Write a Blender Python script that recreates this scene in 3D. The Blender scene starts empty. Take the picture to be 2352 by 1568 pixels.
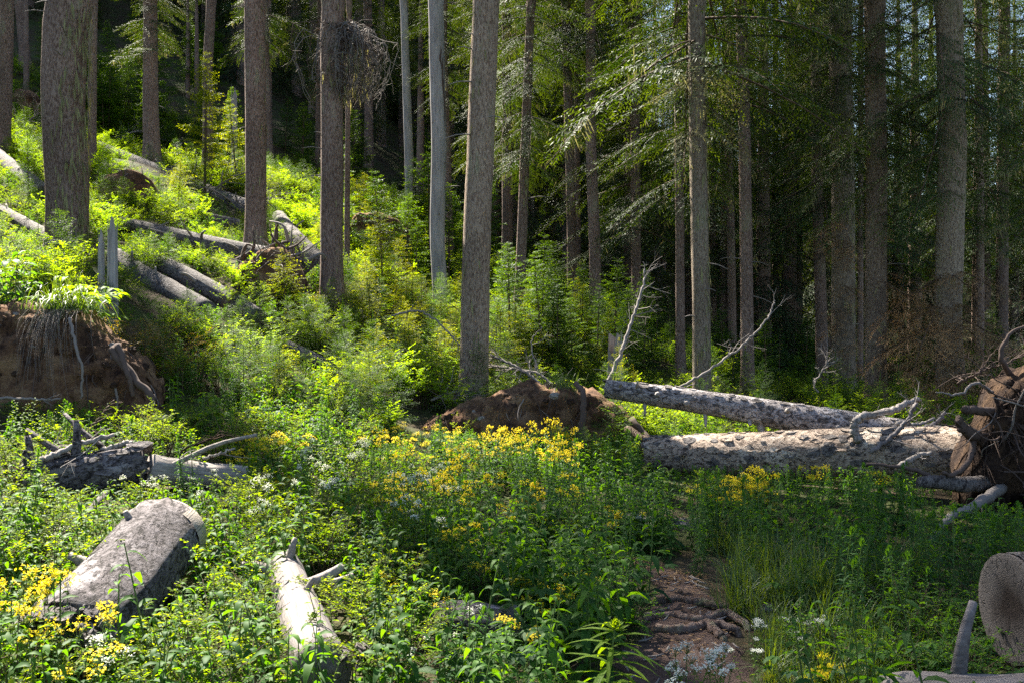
import bpy, math, random
import numpy as np
from mathutils import Vector, Matrix, noise as mnoise

rng = np.random.default_rng(11)
random.seed(11)
S = bpy.context.scene
COL = S.collection
PI = math.pi

# ------------------------------------------------------------------ camera
FP, CX, CY, CAMZ = 2287.0, 1176.0, 784.0, 1.6      # picture measured at 2352 x 1568
cd = bpy.data.cameras.new("camera")
cam = bpy.data.objects.new("camera", cd)
COL.objects.link(cam)
cam.location = (0, 0, CAMZ)
cam.rotation_euler = (PI / 2, 0, 0)
cd.sensor_width = 36
cd.lens = 35.0
cd.clip_start = 0.05
cd.clip_end = 3000
S.camera = cam

# ------------------------------------------------------------------ light
SUN_AZ, SUN_EL = math.radians(-32.8), math.radians(48)      # azimuth from +Y towards +X
sd = Vector((math.sin(SUN_AZ) * math.cos(SUN_EL), math.cos(SUN_AZ) * math.cos(SUN_EL), math.sin(SUN_EL)))
W = bpy.data.worlds.new("World")
S.world = W
W.use_nodes = True
nt = W.node_tree
nt.nodes.clear()
sky = nt.nodes.new("ShaderNodeTexSky")
sky.sky_type = 'NISHITA'
sky.sun_disc = False
sky.sun_elevation = SUN_EL
sky.sun_rotation = SUN_AZ % (2 * PI)
bg = nt.nodes.new("ShaderNodeBackground")
bg.inputs['Strength'].default_value = 0.05
wo = nt.nodes.new("ShaderNodeOutputWorld")
nt.links.new(sky.outputs[0], bg.inputs[0])
nt.links.new(bg.outputs[0], wo.inputs[0])
sl = bpy.data.lights.new("sun", 'SUN')
sl.energy = 5.0
sl.angle = math.radians(0.5)
sl.color = (1.0, 0.93, 0.80)
so = bpy.data.objects.new("sun", sl)
COL.objects.link(so)
so.rotation_euler = sd.to_track_quat('Z', 'Y').to_euler()
so.location = (-20, 20, 40)
S.view_settings.view_transform = 'Standard'
S.view_settings.look = 'None'
S.view_settings.exposure = 2.62
S.view_settings.gamma = 1.0
S.render.engine = 'CYCLES'
cy = S.cycles
cy.max_bounces = 6
cy.diffuse_bounces = 3
cy.sample_clamp_indirect = 1.5
cy.glossy_bounces = 2
cy.transmission_bounces = 4
cy.transparent_max_bounces = 4
cy.use_denoising = False
cy.caustics_reflective = False
cy.caustics_refractive = False

# ------------------------------------------------------------------ materials
def newmat(name):
    m = bpy.data.materials.new(name)
    m.use_nodes = True
    n = m.node_tree
    n.nodes.clear()
    out = n.nodes.new("ShaderNodeOutputMaterial")
    return m, n, out

class NT:
    """little helper round a node tree"""
    def __init__(s, n): s.n = n
    def new(s, t, **kw):
        x = s.n.nodes.new(t)
        for k, v in kw.items(): setattr(x, k, v)
        return x
    def link(s, a, b): s.n.links.new(a, b)
    def coords(s, scale=(1, 1, 1)):
        t = s.new("ShaderNodeTexCoord")
        m = s.new("ShaderNodeMapping")
        m.inputs['Scale'].default_value = scale
        s.link(t.outputs['Object'], m.inputs[0])
        return m.outputs[0]
    def noise(s, vec, scale, detail=4, rough=.55, dist=0.0):
        x = s.new("ShaderNodeTexNoise")
        x.inputs['Scale'].default_value = scale
        x.inputs['Detail'].default_value = detail
        x.inputs['Roughness'].default_value = rough
        x.inputs['Distortion'].default_value = dist
        s.link(vec, x.inputs['Vector'])
        return x.outputs['Fac']
    def voro(s, vec, scale, feat='F1'):
        x = s.new("ShaderNodeTexVoronoi")
        x.feature = feat
        x.inputs['Scale'].default_value = scale
        s.link(vec, x.inputs['Vector'])
        return x.outputs['Distance']
    def ramp(s, fac, stops):
        x = s.new("ShaderNodeValToRGB")
        e = x.color_ramp.elements
        while len(e) < len(stops): e.new(0.5)
        for i, (p, c) in enumerate(stops):
            e[i].position = p
            e[i].color = (c[0], c[1], c[2], 1) if not isinstance(c, (int, float)) else (c, c, c, 1)
        s.link(fac, x.inputs[0])
        return x.outputs[0]
    def mix(s, fac, a, b, mode='MIX'):
        x = s.new("ShaderNodeMix", data_type='RGBA', blend_type=mode)
        for v, i in ((fac, 0), (a, 6), (b, 7)):
            if isinstance(v, (int, float)): x.inputs[i].default_value = v if i == 0 else (v, v, v, 1)
            elif isinstance(v, tuple): x.inputs[i].default_value = (*v, 1)
            else: s.link(v, x.inputs[i])
        return x.outputs[2]
    def math(s, op, a, b=0.0):
        x = s.new("ShaderNodeMath", operation=op)
        for v, i in ((a, 0), (b, 1)):
            if isinstance(v, (int, float)): x.inputs[i].default_value = v
            else: s.link(v, x.inputs[i])
        return x.outputs[0]
    def bump(s, h, strength, dist):
        x = s.new("ShaderNodeBump")
        x.inputs['Strength'].default_value = strength
        x.inputs['Distance'].default_value = dist
        s.link(h, x.inputs['Height'])
        return x.outputs[0]
    def bsdf(s, out, color, rough=.85, normal=None, spec=.25):
        b = s.new("ShaderNodeBsdfPrincipled")
        if isinstance(color, tuple): b.inputs['Base Color'].default_value = (*color, 1)
        else: s.link(color, b.inputs['Base Color'])
        b.inputs['Roughness'].default_value = rough
        b.inputs['Specular IOR Level'].default_value = spec
        if normal is not None: s.link(normal, b.inputs['Normal'])
        if out is not None: s.link(b.outputs[0], out.inputs[0])
        return b.outputs[0]

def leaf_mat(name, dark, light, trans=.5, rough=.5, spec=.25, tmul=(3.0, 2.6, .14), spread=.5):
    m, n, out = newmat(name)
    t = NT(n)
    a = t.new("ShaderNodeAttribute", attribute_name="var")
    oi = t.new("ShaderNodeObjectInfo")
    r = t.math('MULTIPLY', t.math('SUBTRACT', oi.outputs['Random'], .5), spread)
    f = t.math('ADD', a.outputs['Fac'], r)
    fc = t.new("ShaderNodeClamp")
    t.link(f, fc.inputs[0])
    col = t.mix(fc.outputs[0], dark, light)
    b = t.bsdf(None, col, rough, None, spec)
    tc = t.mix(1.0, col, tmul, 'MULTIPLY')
    tr = t.new("ShaderNodeBsdfTranslucent")
    t.link(tc, tr.inputs[0])
    mx = t.new("ShaderNodeMixShader")
    mx.inputs[0].default_value = trans
    t.link(b, mx.inputs[1])
    t.link(tr.outputs[0], mx.inputs[2])
    t.link(mx.outputs[0], out.inputs[0])
    return m

def bark_mat(name, c0, c1, c2, lichen=(.24, .26, .15), lich=.5, sc=1.0):
    m, n, out = newmat(name)
    t = NT(n)
    v = t.coords((1, 1, .30))
    vo = t.voro(v, 44 * sc)
    no = t.noise(v, 38 * sc, 8, .78, .8)
    big = t.noise(t.coords((1, 1, .5)), 1.3, 4)
    h = t.math('ADD', t.math('MULTIPLY', vo, .35), no)
    oi = t.new("ShaderNodeObjectInfo")
    col = t.ramp(h, [(.44, c0), (.60, c1), (.76, c2)])
    lic = t.noise(t.coords((1, 1, .28)), 5.0, 5, .7)
    lf = t.ramp(t.math('MULTIPLY', lic, t.math('ADD', big, .55)), [(.60, 0.0), (.74, lich)])
    col = t.mix(lf, col, lichen)
    tone = t.ramp(big, [(.3, .75), (.7, 1.2)])
    col = t.mix(1.0, col, tone, 'MULTIPLY')
    tree = t.math('ADD', t.math('MULTIPLY', oi.outputs['Random'], .45), .78)
    cmb = t.new("ShaderNodeCombineColor")
    for i in range(3): t.link(tree, cmb.inputs[i])
    col = t.mix(1.0, col, cmb.outputs[0], 'MULTIPLY')
    t.bsdf(out, col, .9, t.bump(h, 1.0, .05), .15)
    return m

def wood_mat(name, c0, c1, c2, axis='z', bscale=.6):
    """weathered barkless wood with streaks along local z (logs are built along z)"""
    m, n, out = newmat(name)
    t = NT(n)
    st = t.noise(t.coords((1, 1, .06)), 38, 6, .7, .4)
    big = t.noise(t.coords((1, 1, .4)), 3.0, 4)
    col = t.ramp(st, [(.28, c0), (.5, c1), (.75, c2)])
    tone = t.ramp(big, [(.25, .62), (.7, 1.15)])
    col = t.mix(1.0, col, tone, 'MULTIPLY')
    t.bsdf(out, col, .8, t.bump(st, bscale, .015), .2)
    return m

def flaky_mat(name, c0, c1, c2, c3):
    """dead log bark: flaking plates with dark cracks and bare patches"""
    m, n, out = newmat(name)
    t = NT(n)
    co = t.coords((1, 1, .5))
    dn = t.noise(co, 4.5, 5, .65)
    dn2 = t.noise(co, 3.1, 5, .65, 1.0)
    cb = t.new("ShaderNodeCombineXYZ")
    t.link(dn, cb.inputs[0]); t.link(dn2, cb.inputs[1]); t.link(dn, cb.inputs[2])
    sc = t.new("ShaderNodeVectorMath", operation='SCALE')
    sc.inputs['Scale'].default_value = .5
    w = t.new("ShaderNodeVectorMath", operation='ADD')
    t.link(cb.outputs[0], sc.inputs[0])
    t.link(co, w.inputs[0]); t.link(sc.outputs[0], w.inputs[1])
    ed = t.voro(w.outputs[0], 13, 'DISTANCE_TO_EDGE')
    fine = t.noise(co, 46, 7, .75)
    flake = t.noise(t.coords((1, 1, .8)), 17, 6, .7, .8)
    big = t.noise(co, 2.6, 5, .6)
    crack = t.ramp(t.math('ADD', ed, t.math('MULTIPLY', t.math('SUBTRACT', flake, .5), .35)), [(.0, 0.0), (.07, 1.0)])
    col = t.ramp(t.math('ADD', t.math('MULTIPLY', fine, .5), t.math('MULTIPLY', flake, .5)), [(.34, c0), (.45, c1), (.62, c2)])
    col = t.mix(t.ramp(t.math('ADD', big, t.math('MULTIPLY', flake, .25)), [(.66, 0.0), (.72, 1.0)]), col, c3)
    col = t.mix(crack, c0, col)
    h = t.math('ADD', t.math('MULTIPLY', crack, .5), t.math('ADD', fine, flake))
    t.bsdf(out, col, .85, t.bump(h, .8, .03), .2)
    return m

def soil_mat(name, c0, c1, c2):
    m, n, out = newmat(name)
    t = NT(n)
    v = t.coords()
    a = t.noise(v, 3.0, 6, .65, .4)
    b = t.noise(v, 22, 5, .7)
    col = t.ramp(t.math('ADD', t.math('MULTIPLY', a, .75), t.math('MULTIPLY', b, .3)), [(.40, c0), (.52, c1), (.64, c2)])
    t.bsdf(out, col, .95, t.bump(t.math('ADD', a, b), .9, .05), .1)
    return m

def end_mat(name, c0, c1, dark):
    """cut end grain: rings and radial checks round the local z axis"""
    m, n, out = newmat(name)
    t = NT(n)
    tc = t.new("ShaderNodeTexCoord")
    sp = t.new("ShaderNodeSeparateXYZ")
    t.link(tc.outputs['Object'], sp.inputs[0])
    nz = t.noise(tc.outputs['Object'], 6, 4)
    r = t.math('SQRT', t.math('ADD', t.math('MULTIPLY', sp.outputs[0], sp.outputs[0]), t.math('MULTIPLY', sp.outputs[1], sp.outputs[1])))
    rr = t.math('ADD', r, t.math('MULTIPLY', nz, .16))
    ring = t.math('SINE', t.math('MULTIPLY', rr, 700))
    ang = t.math('ARCTAN2', sp.outputs[1], sp.outputs[0])
    cb = t.new("ShaderNodeCombineXYZ")
    t.link(t.math('MULTIPLY', ang, 5), cb.inputs[0]); t.link(t.math('MULTIPLY', r, 5), cb.inputs[1])
    rad = t.voro(cb.outputs[0], 2.0, 'DISTANCE_TO_EDGE')
    chk = t.ramp(rad, [(.0, 0.0), (.045, 1.0)])
    col = t.mix(t.math('ADD', t.math('MULTIPLY', ring, .05), t.math('ADD', t.math('MULTIPLY', t.noise(tc.outputs['Object'], 14, 5), .8), .1)), c0, c1)
    col = t.mix(t.ramp(t.math('ADD', t.math('MULTIPLY', r, 2.6), t.math('MULTIPLY', nz, .5)), [(.4, 1.0), (.75, 0.0)]), col, dark)
    col = t.mix(t.math('MULTIPLY', t.math('SUBTRACT', 1.0, chk), .85), col, (.02, .016, .015))
    t.bsdf(out, col, .85, t.bump(t.math('ADD', chk, t.math('MULTIPLY', ring, .1)), .5, .01), .2)
    return m

def plain_mat(name, c, rough=.8, trans=0.0):
    return leaf_mat(name, tuple(x * .75 for x in c), tuple(min(1, x * 1.15) for x in c), trans, rough, .2, (1.1, 1.05, .8), .3)

M = {}
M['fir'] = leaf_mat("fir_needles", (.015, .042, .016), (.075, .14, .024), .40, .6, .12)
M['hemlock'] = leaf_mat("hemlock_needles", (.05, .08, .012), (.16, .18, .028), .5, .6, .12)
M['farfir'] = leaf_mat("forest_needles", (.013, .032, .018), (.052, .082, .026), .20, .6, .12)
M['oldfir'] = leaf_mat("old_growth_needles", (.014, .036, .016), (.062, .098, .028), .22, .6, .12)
M['lichen'] = leaf_mat("beard_lichen", (.16, .16, .075), (.33, .32, .16), .35, .9, .1, (1.2, 1.1, .7))
M['brown'] = leaf_mat("dead_needles", (.20, .12, .06), (.44, .29, .15), .35, .9, .1, (1.2, 1.0, .7))
M['shrub'] = leaf_mat("shrub_leaves", (.04, .09, .012), (.13, .19, .012), .54, .6, .12)
M['herb'] = leaf_mat("herb_leaves", (.016, .058, .018), (.062, .14, .018), .48, .6, .14)
M['herb_pale'] = leaf_mat("herb_leaves_pale", (.04, .10, .014), (.12, .19, .018), .52, .6, .14)
M['fireweed'] = leaf_mat("willow_leaves", (.016, .055, .02), (.05, .125, .028), .44, .6, .14)  # herb and willow leaf tones lowered to carry the right foreground's shade
M['bright'] = leaf_mat("bright_leaves", (.07, .15, .02), (.15, .23, .022), .54, .6, .14)
M['grass'] = leaf_mat("grass_blades", (.035, .075, .022), (.10, .15, .04), .38, .5, .4)
M['rust'] = leaf_mat("rusty_leaves", (.07, .065, .02), (.16, .12, .03), .4)
M['yellow'] = plain_mat("yellow_petals", (.80, .66, .015), .6, .35)
M['white'] = plain_mat("white_petals", (.78, .80, .74), .6, .3)
M['stem'] = plain_mat("green_stem", (.09, .14, .035), .6, .1)
M['twig'] = plain_mat("grey_twig", (.19, .165, .15), .85)
M['redtwig'] = plain_mat("brown_twig", (.09, .06, .04), .85)
M['root'] = plain_mat("dark_root", (.085, .06, .05), .9)
M['bark'] = bark_mat("scaly_bark", (.05, .031, .025), (.175, .112, .088), (.31, .225, .185))
M['barkr'] = bark_mat("reddish_bark", (.065, .042, .031), (.23, .158, .117), (.38, .29, .22))
M['barkl'] = bark_mat("lichen_bark", (.06, .043, .035), (.23, .172, .130), (.37, .30, .225), (.24, .24, .14), .8)
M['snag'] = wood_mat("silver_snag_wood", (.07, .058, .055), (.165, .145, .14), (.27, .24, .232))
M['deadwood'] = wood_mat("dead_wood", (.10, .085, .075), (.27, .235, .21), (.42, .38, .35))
M['flaky'] = flaky_mat("flaking_bark", (.016, .013, .013), (.075, .063, .064), (.20, .178, .184), (.27, .245, .245))
M['logbark'] = flaky_mat("dead_log_bark", (.05, .034, .026), (.27, .20, .155), (.48, .39, .31), (.54, .46, .38))  # tones raised to put sunlight on the huge log into its bark
M['logsilver'] = flaky_mat("silver_log_bark", (.04, .032, .03), (.24, .21, .205), (.42, .38, .37), (.50, .46, .45))  # lighter copy of the flaking bark so the upper log looks sunlit
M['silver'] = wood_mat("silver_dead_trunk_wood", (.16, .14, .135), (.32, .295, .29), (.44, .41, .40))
M['greylog'] = flaky_mat("grey_log_bark", (.035, .028, .027), (.11, .095, .09), (.20, .18, .17), (.16, .14, .13))
M['soil'] = soil_mat("ochre_soil", (.035, .02, .015), (.125, .07, .042), (.23, .145, .082))
M['darksoil'] = soil_mat("dark_root_soil", (.014, .009, .008), (.04, .026, .02), (.10, .062, .038))  # dark soil, tones lowered further to hold the root ball's shade
M['end'] = end_mat("weathered_end_grain", (.07, .058, .054), (.15, .132, .125), (.024, .016, .014))  # weathered grain, darkened to include the shade on the sawn face
M['paleend'] = end_mat("pale_end_grain", (.25, .21, .175), (.34, .295, .25), (.2, .165, .13))
M['stone'] = soil_mat("grey_stone", (.12, .105, .10), (.24, .22, .21), (.36, .33, .31))

# ground material
def ground_mat():
    m, n, out = newmat("forest_floor")
    t = NT(n)
    v = t.coords()
    a = t.noise(v, 1.1, 6, .65)
    b = t.noise(v, 13, 6, .7)
    col = t.ramp(b, [(.3, (.022, .016, .010)), (.55, (.065, .048, .03)), (.8, (.13, .10, .065))])
    col = t.mix(t.ramp(a, [(.42, 0.0), (.6, .85)]), col, t.ramp(b, [(.3, (.02, .035, .010)), (.8, (.07, .10, .025))]))
    t.bsdf(out, col, .95, t.bump(b, .8, .06), .1)
    return m
M['ground'] = ground_mat()
def trail_mat():
    m, n, out = newmat("trodden_earth")
    t = NT(n)
    v = t.coords()
    a = t.noise(v, 2.2, 5, .6)
    b = t.noise(v, 30, 6, .7)
    peb = t.voro(v, 38)
    col = t.ramp(t.math('ADD', t.math('MULTIPLY', a, .6), t.math('MULTIPLY', b, .4)), [(.35, (.04, .025, .02)), (.5, (.075, .05, .042)), (.68, (.13, .092, .078))])
    h = t.math('ADD', b, t.math('MULTIPLY', t.ramp(peb, [(.0, 1.0), (.35, 0.0)]), .4))
    t.bsdf(out, col, .95, t.bump(h, .9, .03), .1)
    return m
M['trail'] = trail_mat()

# ------------------------------------------------------------------ mesh helpers
def nrm(a):
    return a / np.maximum(np.linalg.norm(a, axis=-1, keepdims=True), 1e-9)

class MB:
    def __init__(s):
        s.v, s.var, s.tri, s.quad, s.n = [], [], [], [], 0
    def add(s, v, tri=None, quad=None, mat=0, var=.5, smooth=False):
        v = np.asarray(v, float).reshape(-1, 3)
        s.v.append(v)
        s.var.append(np.broadcast_to(np.asarray(var, float), (len(v),)).copy())
        for f, L, k in ((tri, s.tri, 3), (quad, s.quad, 4)):
            if f is not None and len(f):
                f = np.asarray(f, int).reshape(-1, k)
                L.append((f + s.n, mat, smooth))
        s.n += len(v)
    def merge(s, o, mtx=None, dvar=0.0):
        """add another MB's geometry, transformed"""
        for i, (v, va) in enumerate(zip(o.v, o.var)):
            if mtx is not None: v = v @ mtx[:3, :3].T + mtx[:3, 3]
            s.v.append(v); s.var.append(va + dvar)
        for L, K in ((o.tri, s.tri), (o.quad, s.quad)):
            for f, m, sm in L: K.append((f + s.n, m, sm))
        s.n += o.n
    def mesh(s, name, mats):
        me = bpy.data.meshes.new(name)
        v = np.concatenate(s.v) if s.v else np.zeros((0, 3))
        me.vertices.add(len(v))
        me.vertices.foreach_set("co", v.astype(np.float32).ravel())
        loops, tot, mi, sm = [], [], [], []
        for L, k in ((s.tri, 3), (s.quad, 4)):
            for f, m, sh in L:
                loops.append(f.ravel()); tot.append(np.full(len(f), k)); mi.append(np.full(len(f), m)); sm.append(np.full(len(f), sh))
        loops = np.concatenate(loops); tot = np.concatenate(tot)
        me.loops.add(len(loops))
        me.loops.foreach_set("vertex_index", loops.astype(np.int32))
        me.polygons.add(len(tot))
        me.polygons.foreach_set("loop_start", (np.cumsum(tot) - tot).astype(np.int32))
        me.polygons.foreach_set("material_index", np.concatenate(mi).astype(np.int32))
        me.polygons.foreach_set("use_smooth", np.concatenate(sm).astype(bool))
        at = me.attributes.new("var", 'FLOAT', 'POINT')
        at.data.foreach_set("value", np.concatenate(s.var).astype(np.float32))
        for m in mats: me.materials.append(M[m] if isinstance(m, str) else m)
        me.update(calc_edges=True)
        return me

def blades(mb, P, D, U, L, Wd, var=.5, mat=0, fold=.25, droop=0.0, mid=.42):
    """many two-triangle leaf blades at once"""
    P = np.asarray(P, float); n = len(P)
    if n == 0: return
    D = nrm(np.broadcast_to(D, (n, 3))); U = np.broadcast_to(U, (n, 3))
    Sd = nrm(np.cross(D, U)); U2 = np.cross(Sd, D)
    L = np.broadcast_to(L, (n,))[:, None]; Wd = np.broadcast_to(Wd, (n,))[:, None]
    m_ = P + D * L * mid
    v = np.stack([P, m_ + Sd * Wd * .5 + U2 * Wd * fold, m_ - Sd * Wd * .5 + U2 * Wd * fold, P + D * L - np.array([0, 0, 1.0]) * L * droop], 1)
    b = np.arange(n)[:, None] * 4
    f = np.concatenate([b + [0, 1, 3], b + [0, 3, 2]])
    mb.add(v.reshape(-1, 3), f, mat=mat, var=np.repeat(np.broadcast_to(var, (n,)), 4))

def bigleaves(mb, P, D, U, L, Wd, var=.5, mat=0, fold=.22, curl=.35, prof=(.75, 1.0, .62)):
    """curved leaves with a midrib: 11 verts, 4 quads and 4 triangles each"""
    P = np.asarray(P, float); n = len(P)
    if n == 0: return
    D = nrm(np.broadcast_to(D, (n, 3))); U = np.broadcast_to(U, (n, 3))
    Sd = nrm(np.cross(D, U)); U2 = np.cross(Sd, D)
    L = np.broadcast_to(L, (n,))[:, None]; Wd = np.broadcast_to(Wd, (n,))[:, None]
    curl = np.broadcast_to(curl, (n,))[:, None]
    rows = [P]
    for t, w in zip((.22, .52, .8), prof):
        c = P + D * L * (t - .12 * curl * t * t) - np.array([0, 0, 1.0]) * curl * L * t * t
        e = U2 * Wd * fold * w
        rows += [c + Sd * Wd * .5 * w + e, c, c - Sd * Wd * .5 * w + e]
    rows.append(P + D * L * (1 - .12 * curl) - np.array([0, 0, 1.0]) * curl * L)
    v = np.stack(rows, 1)
    b = np.arange(n)[:, None] * 11
    tri = np.concatenate([b + [0, 1, 2], b + [0, 2, 3], b + [7, 10, 8], b + [8, 10, 9]])
    quad = np.concatenate([b + [1, 4, 5, 2], b + [2, 5, 6, 3], b + [4, 7, 8, 5], b + [5, 8, 9, 6]])
    mb.add(v.reshape(-1, 3), tri, quad, mat=mat, var=np.repeat(np.broadcast_to(var, (n,)), 11), smooth=True)

def tube(mb, pts, rad, sides=6, mat=0, var=.5, cap0=False, cap1=False, rough=0.0, nsc=3.0, smooth=True, seed=0.0, lobes=0.0):
    pts = np.asarray(pts, float); k = len(pts)
    rad = np.broadcast_to(np.asarray(rad, float), (k,))
    T = nrm(np.gradient(pts, axis=0))
    ref = np.array([0, 0, 1.0]) if abs(T[0][2]) < .8 else np.array([1.0, 0, 0])
    N = np.zeros_like(T)
    n0 = nrm(np.cross(T[0], ref))
    for i in range(k):
        n0 = nrm(n0 - T[i] * np.dot(n0, T[i])); N[i] = n0
    B = np.cross(T, N)
    a = np.linspace(0, 2 * PI, sides, endpoint=False)
    r = np.broadcast_to(rad[:, None], (k, sides)).copy()
    if rough > 0:
        for i in range(k):
            for j in range(sides):
                q = pts[i] / max(rad[i], .02) * .35
                r[i, j] *= 1 + rough * (mnoise.noise(Vector((q[0] * nsc * .3 + math.cos(a[j]) * 1.6 * nsc * .5 + seed, q[1] * nsc * .3 + math.sin(a[j]) * 1.6 * nsc * .5, q[2] * nsc * .3))) + .6 * mnoise.noise(Vector((pts[i][0] * 9 + math.cos(a[j]) * 5 + seed, pts[i][1] * 9 + math.sin(a[j]) * 5, pts[i][2] * 6))))
    v = pts[:, None, :] + N[:, None, :] * (np.cos(a) * r)[:, :, None] + B[:, None, :] * (np.sin(a) * r)[:, :, None]
    v = v.reshape(-1, 3)
    i = np.arange(k - 1)[:, None] * sides; j = np.arange(sides)[None, :]; j2 = (j + 1) % sides
    q = np.stack([i + j, i + j2, i + sides + j2, i + sides + j], -1).reshape(-1, 4)
    tri = []
    va = [v]
    n = len(v)
    if cap0:
        va.append(pts[0][None]); tri += [(n, (x + 1) % sides, x) for x in range(sides)]; n += 1
    if cap1:
        o = (k - 1) * sides
        va.append(pts[-1][None]); tri += [(n, o + x, o + (x + 1) % sides) for x in range(sides)]
    mb.add(np.concatenate(va), tri or None, q, mat=mat, var=var, smooth=smooth)

def smooth_path(pts, n, jit=0.0, seed=0):
    """Catmull-Rom through the points"""
    pts = np.asarray(pts, float)
    p = np.vstack([2 * pts[0] - pts[1], pts, 2 * pts[-1] - pts[-2]])
    out = []
    for t in np.linspace(0, len(pts) - 1 - 1e-6, n):
        i = int(t); f = t - i
        a, b, c, d = p[i], p[i + 1], p[i + 2], p[i + 3]
        out.append(.5 * ((2 * b) + (-a + c) * f + (2 * a - 5 * b + 4 * c - d) * f * f + (-a + 3 * b - 3 * c + d) * f ** 3))
    out = np.array(out)
    if jit:
        r = np.random.default_rng(seed)
        out[1:-1] += r.normal(0, jit, (n - 2, 3))
    return out

def link(name, me, parent=None, loc=(0, 0, 0), rot=(0, 0, 0), sc=1.0):
    o = bpy.data.objects.new(name, me)
    COL.objects.link(o)
    o.location = loc
    o.rotation_euler = rot
    o.scale = (sc, sc, sc) if isinstance(sc, (int, float)) else sc
    if parent is not None: o.parent = parent
    return o

def thing(name, label, cat, loc, group=None, rz=0.0, sc=1.0):
    o = link(name, None, None, loc, (0, 0, rz), sc)
    o.empty_display_size = .2
    o['label'] = label
    o['category'] = cat
    if group: o['group'] = group
    return o

def P(u, v, Y):
    """picture position (2352 wide) and distance -> world point"""
    return np.array([(u - CX) / FP * Y, Y, CAMZ - (v - CY) / FP * Y])

def project(p):
    return CX + p[0] / p[1] * FP, CY - (p[2] - CAMZ) / p[1] * FP

# labels that need telling apart: collected here, finished at the end
PENDING = []
def pend(o, singular, plural, place, order=None):
    PENDING.append((o, singular, plural, place, order))

# ------------------------------------------------------------------ terrain
CTRL = [P(*q) for q in [
    (0, 1130, 8.2), (300, 1160, 8.0), (180, 930, 11), (480, 930, 11.5), (150, 615, 13), (330, 800, 13), (560, 830, 14.5),
    (760, 900, 13.5), (1050, 1000, 13), (1090, 930, 15), (762, 705, 18), (588, 580, 20), (1012, 717, 22), (900, 700, 20),
    (1190, 738, 26), (1367, 768, 22), (1315, 692, 30), (1165, 650, 32), (942, 510, 33), (800, 632, 24), (843, 385, 45),
    (474, 414, 36), (350, 380, 30), (622, 400, 40), (10, 355, 28), (48, 150, 42), (210, 400, 26), (700, 440, 36), (250, 520, 21), (430, 560, 20),
    (1612, 992, 17), (1717, 906, 25), (1940, 936, 22), (2012, 950, 20), (2185, 962, 18.5), (1888, 915, 28), (1562, 862, 26),
    (1817, 832, 40), (2300, 840, 30), (1450, 880, 20), (1480, 780, 32), (1000, 470, 45), (1250, 560, 50), (-300, 420, 24), (-250, 700, 14), (-200, 900, 10.5)]]
CTRL += [np.array(q, float) for q in [
    (-6, 6, .1), (-3, 5, 0), (0, 4, 0), (3, 4, 0), (7, 4, 0), (0, 7, 0), (3, 8, 0), (6, 8, .02), (10, 8, .05), (1, 10, .03), (3.5, 11, .05), (6.5, 11, .05), (10, 12, .1), (13, 18, .1),
    (-8, 0, .1), (0, 0, 0), (8, 0, 0), (-8, -12, 0), (8, -12, -.1), (0, -20, -.2), (-20, -20, .5), (20, -20, -.2), (18, 8, .1), (-14, 4, 1.6), (-22, 12, 5),
    (12, 50, 1.8), (25, 45, 1.2), (35, 70, 3), (15, 75, 6), (3, 60, 8), (0, 85, 16), (-20, 60, 20), (-35, 45, 19), (-45, 80, 40), (-15, 95, 33), (25, 110, 10), (70, 90, 4), (-70, 40, 36), (-60, 0, 20), (60, 20, 1), (60, -20, 0), (-60, -20, 12), (0, 130, 34), (-60, 130, 58), (60, 130, 10)]]
CTRL = np.array(CTRL)
def _phi(r2):
    return .5 * r2 * np.log(r2 + 1e-9)
def _fit():
    xy = CTRL[:, :2]; n = len(xy)
    d2 = ((xy[:, None] - xy[None]) ** 2).sum(-1)
    A = np.zeros((n + 3, n + 3))
    A[:n, :n] = _phi(d2) + np.eye(n) * 1.5
    A[:n, n] = 1; A[:n, n + 1:] = xy
    A[n, :n] = 1; A[n + 1:, :n] = xy.T
    b = np.zeros(n + 3); b[:n] = CTRL[:, 2]
    return np.linalg.solve(A, b)
_TPS = _fit()
def Z(x, y):
    x = np.asarray(x, float); y = np.asarray(y, float)
    xc = np.clip(x, -70, 70); yc = np.clip(y, -20, 130)
    sh = xc.shape
    q = np.stack([xc.ravel(), yc.ravel()], 1)
    out = np.empty(len(q))
    for i in range(0, len(q), 20000):
        d2 = ((q[i:i + 20000, None] - CTRL[None, :, :2]) ** 2).sum(-1)
        out[i:i + 20000] = _phi(d2) @ _TPS[:-3] + _TPS[-3] + q[i:i + 20000] @ _TPS[-2:]
    out = out.reshape(sh)
    near = np.clip((np.hypot(x, y) - 9) / 10, 0, 1)
    return out + near * .10 * (np.sin(x * 1.1 + y * .6) * np.sin(y * .9 - x * .4) + .5 * np.sin(x * 2.3) * np.sin(y * 2.1))
def z1(x, y): return float(Z(np.array([x]), np.array([y]))[0])
def ground_hit(u, v, y0=3.0, y1=110.0):
    """where the sight line of a picture position meets the ground"""
    ys = np.concatenate([np.arange(y0, 45, .05), np.arange(45, y1, .3)])
    p = np.stack([(u - CX) / FP * ys, ys, CAMZ - (v - CY) / FP * ys], 1)
    d = p[:, 2] - Z(p[:, 0], p[:, 1])
    k = np.where(d <= 0)[0]
    return p[k[0]] if len(k) else p[-1]

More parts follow.
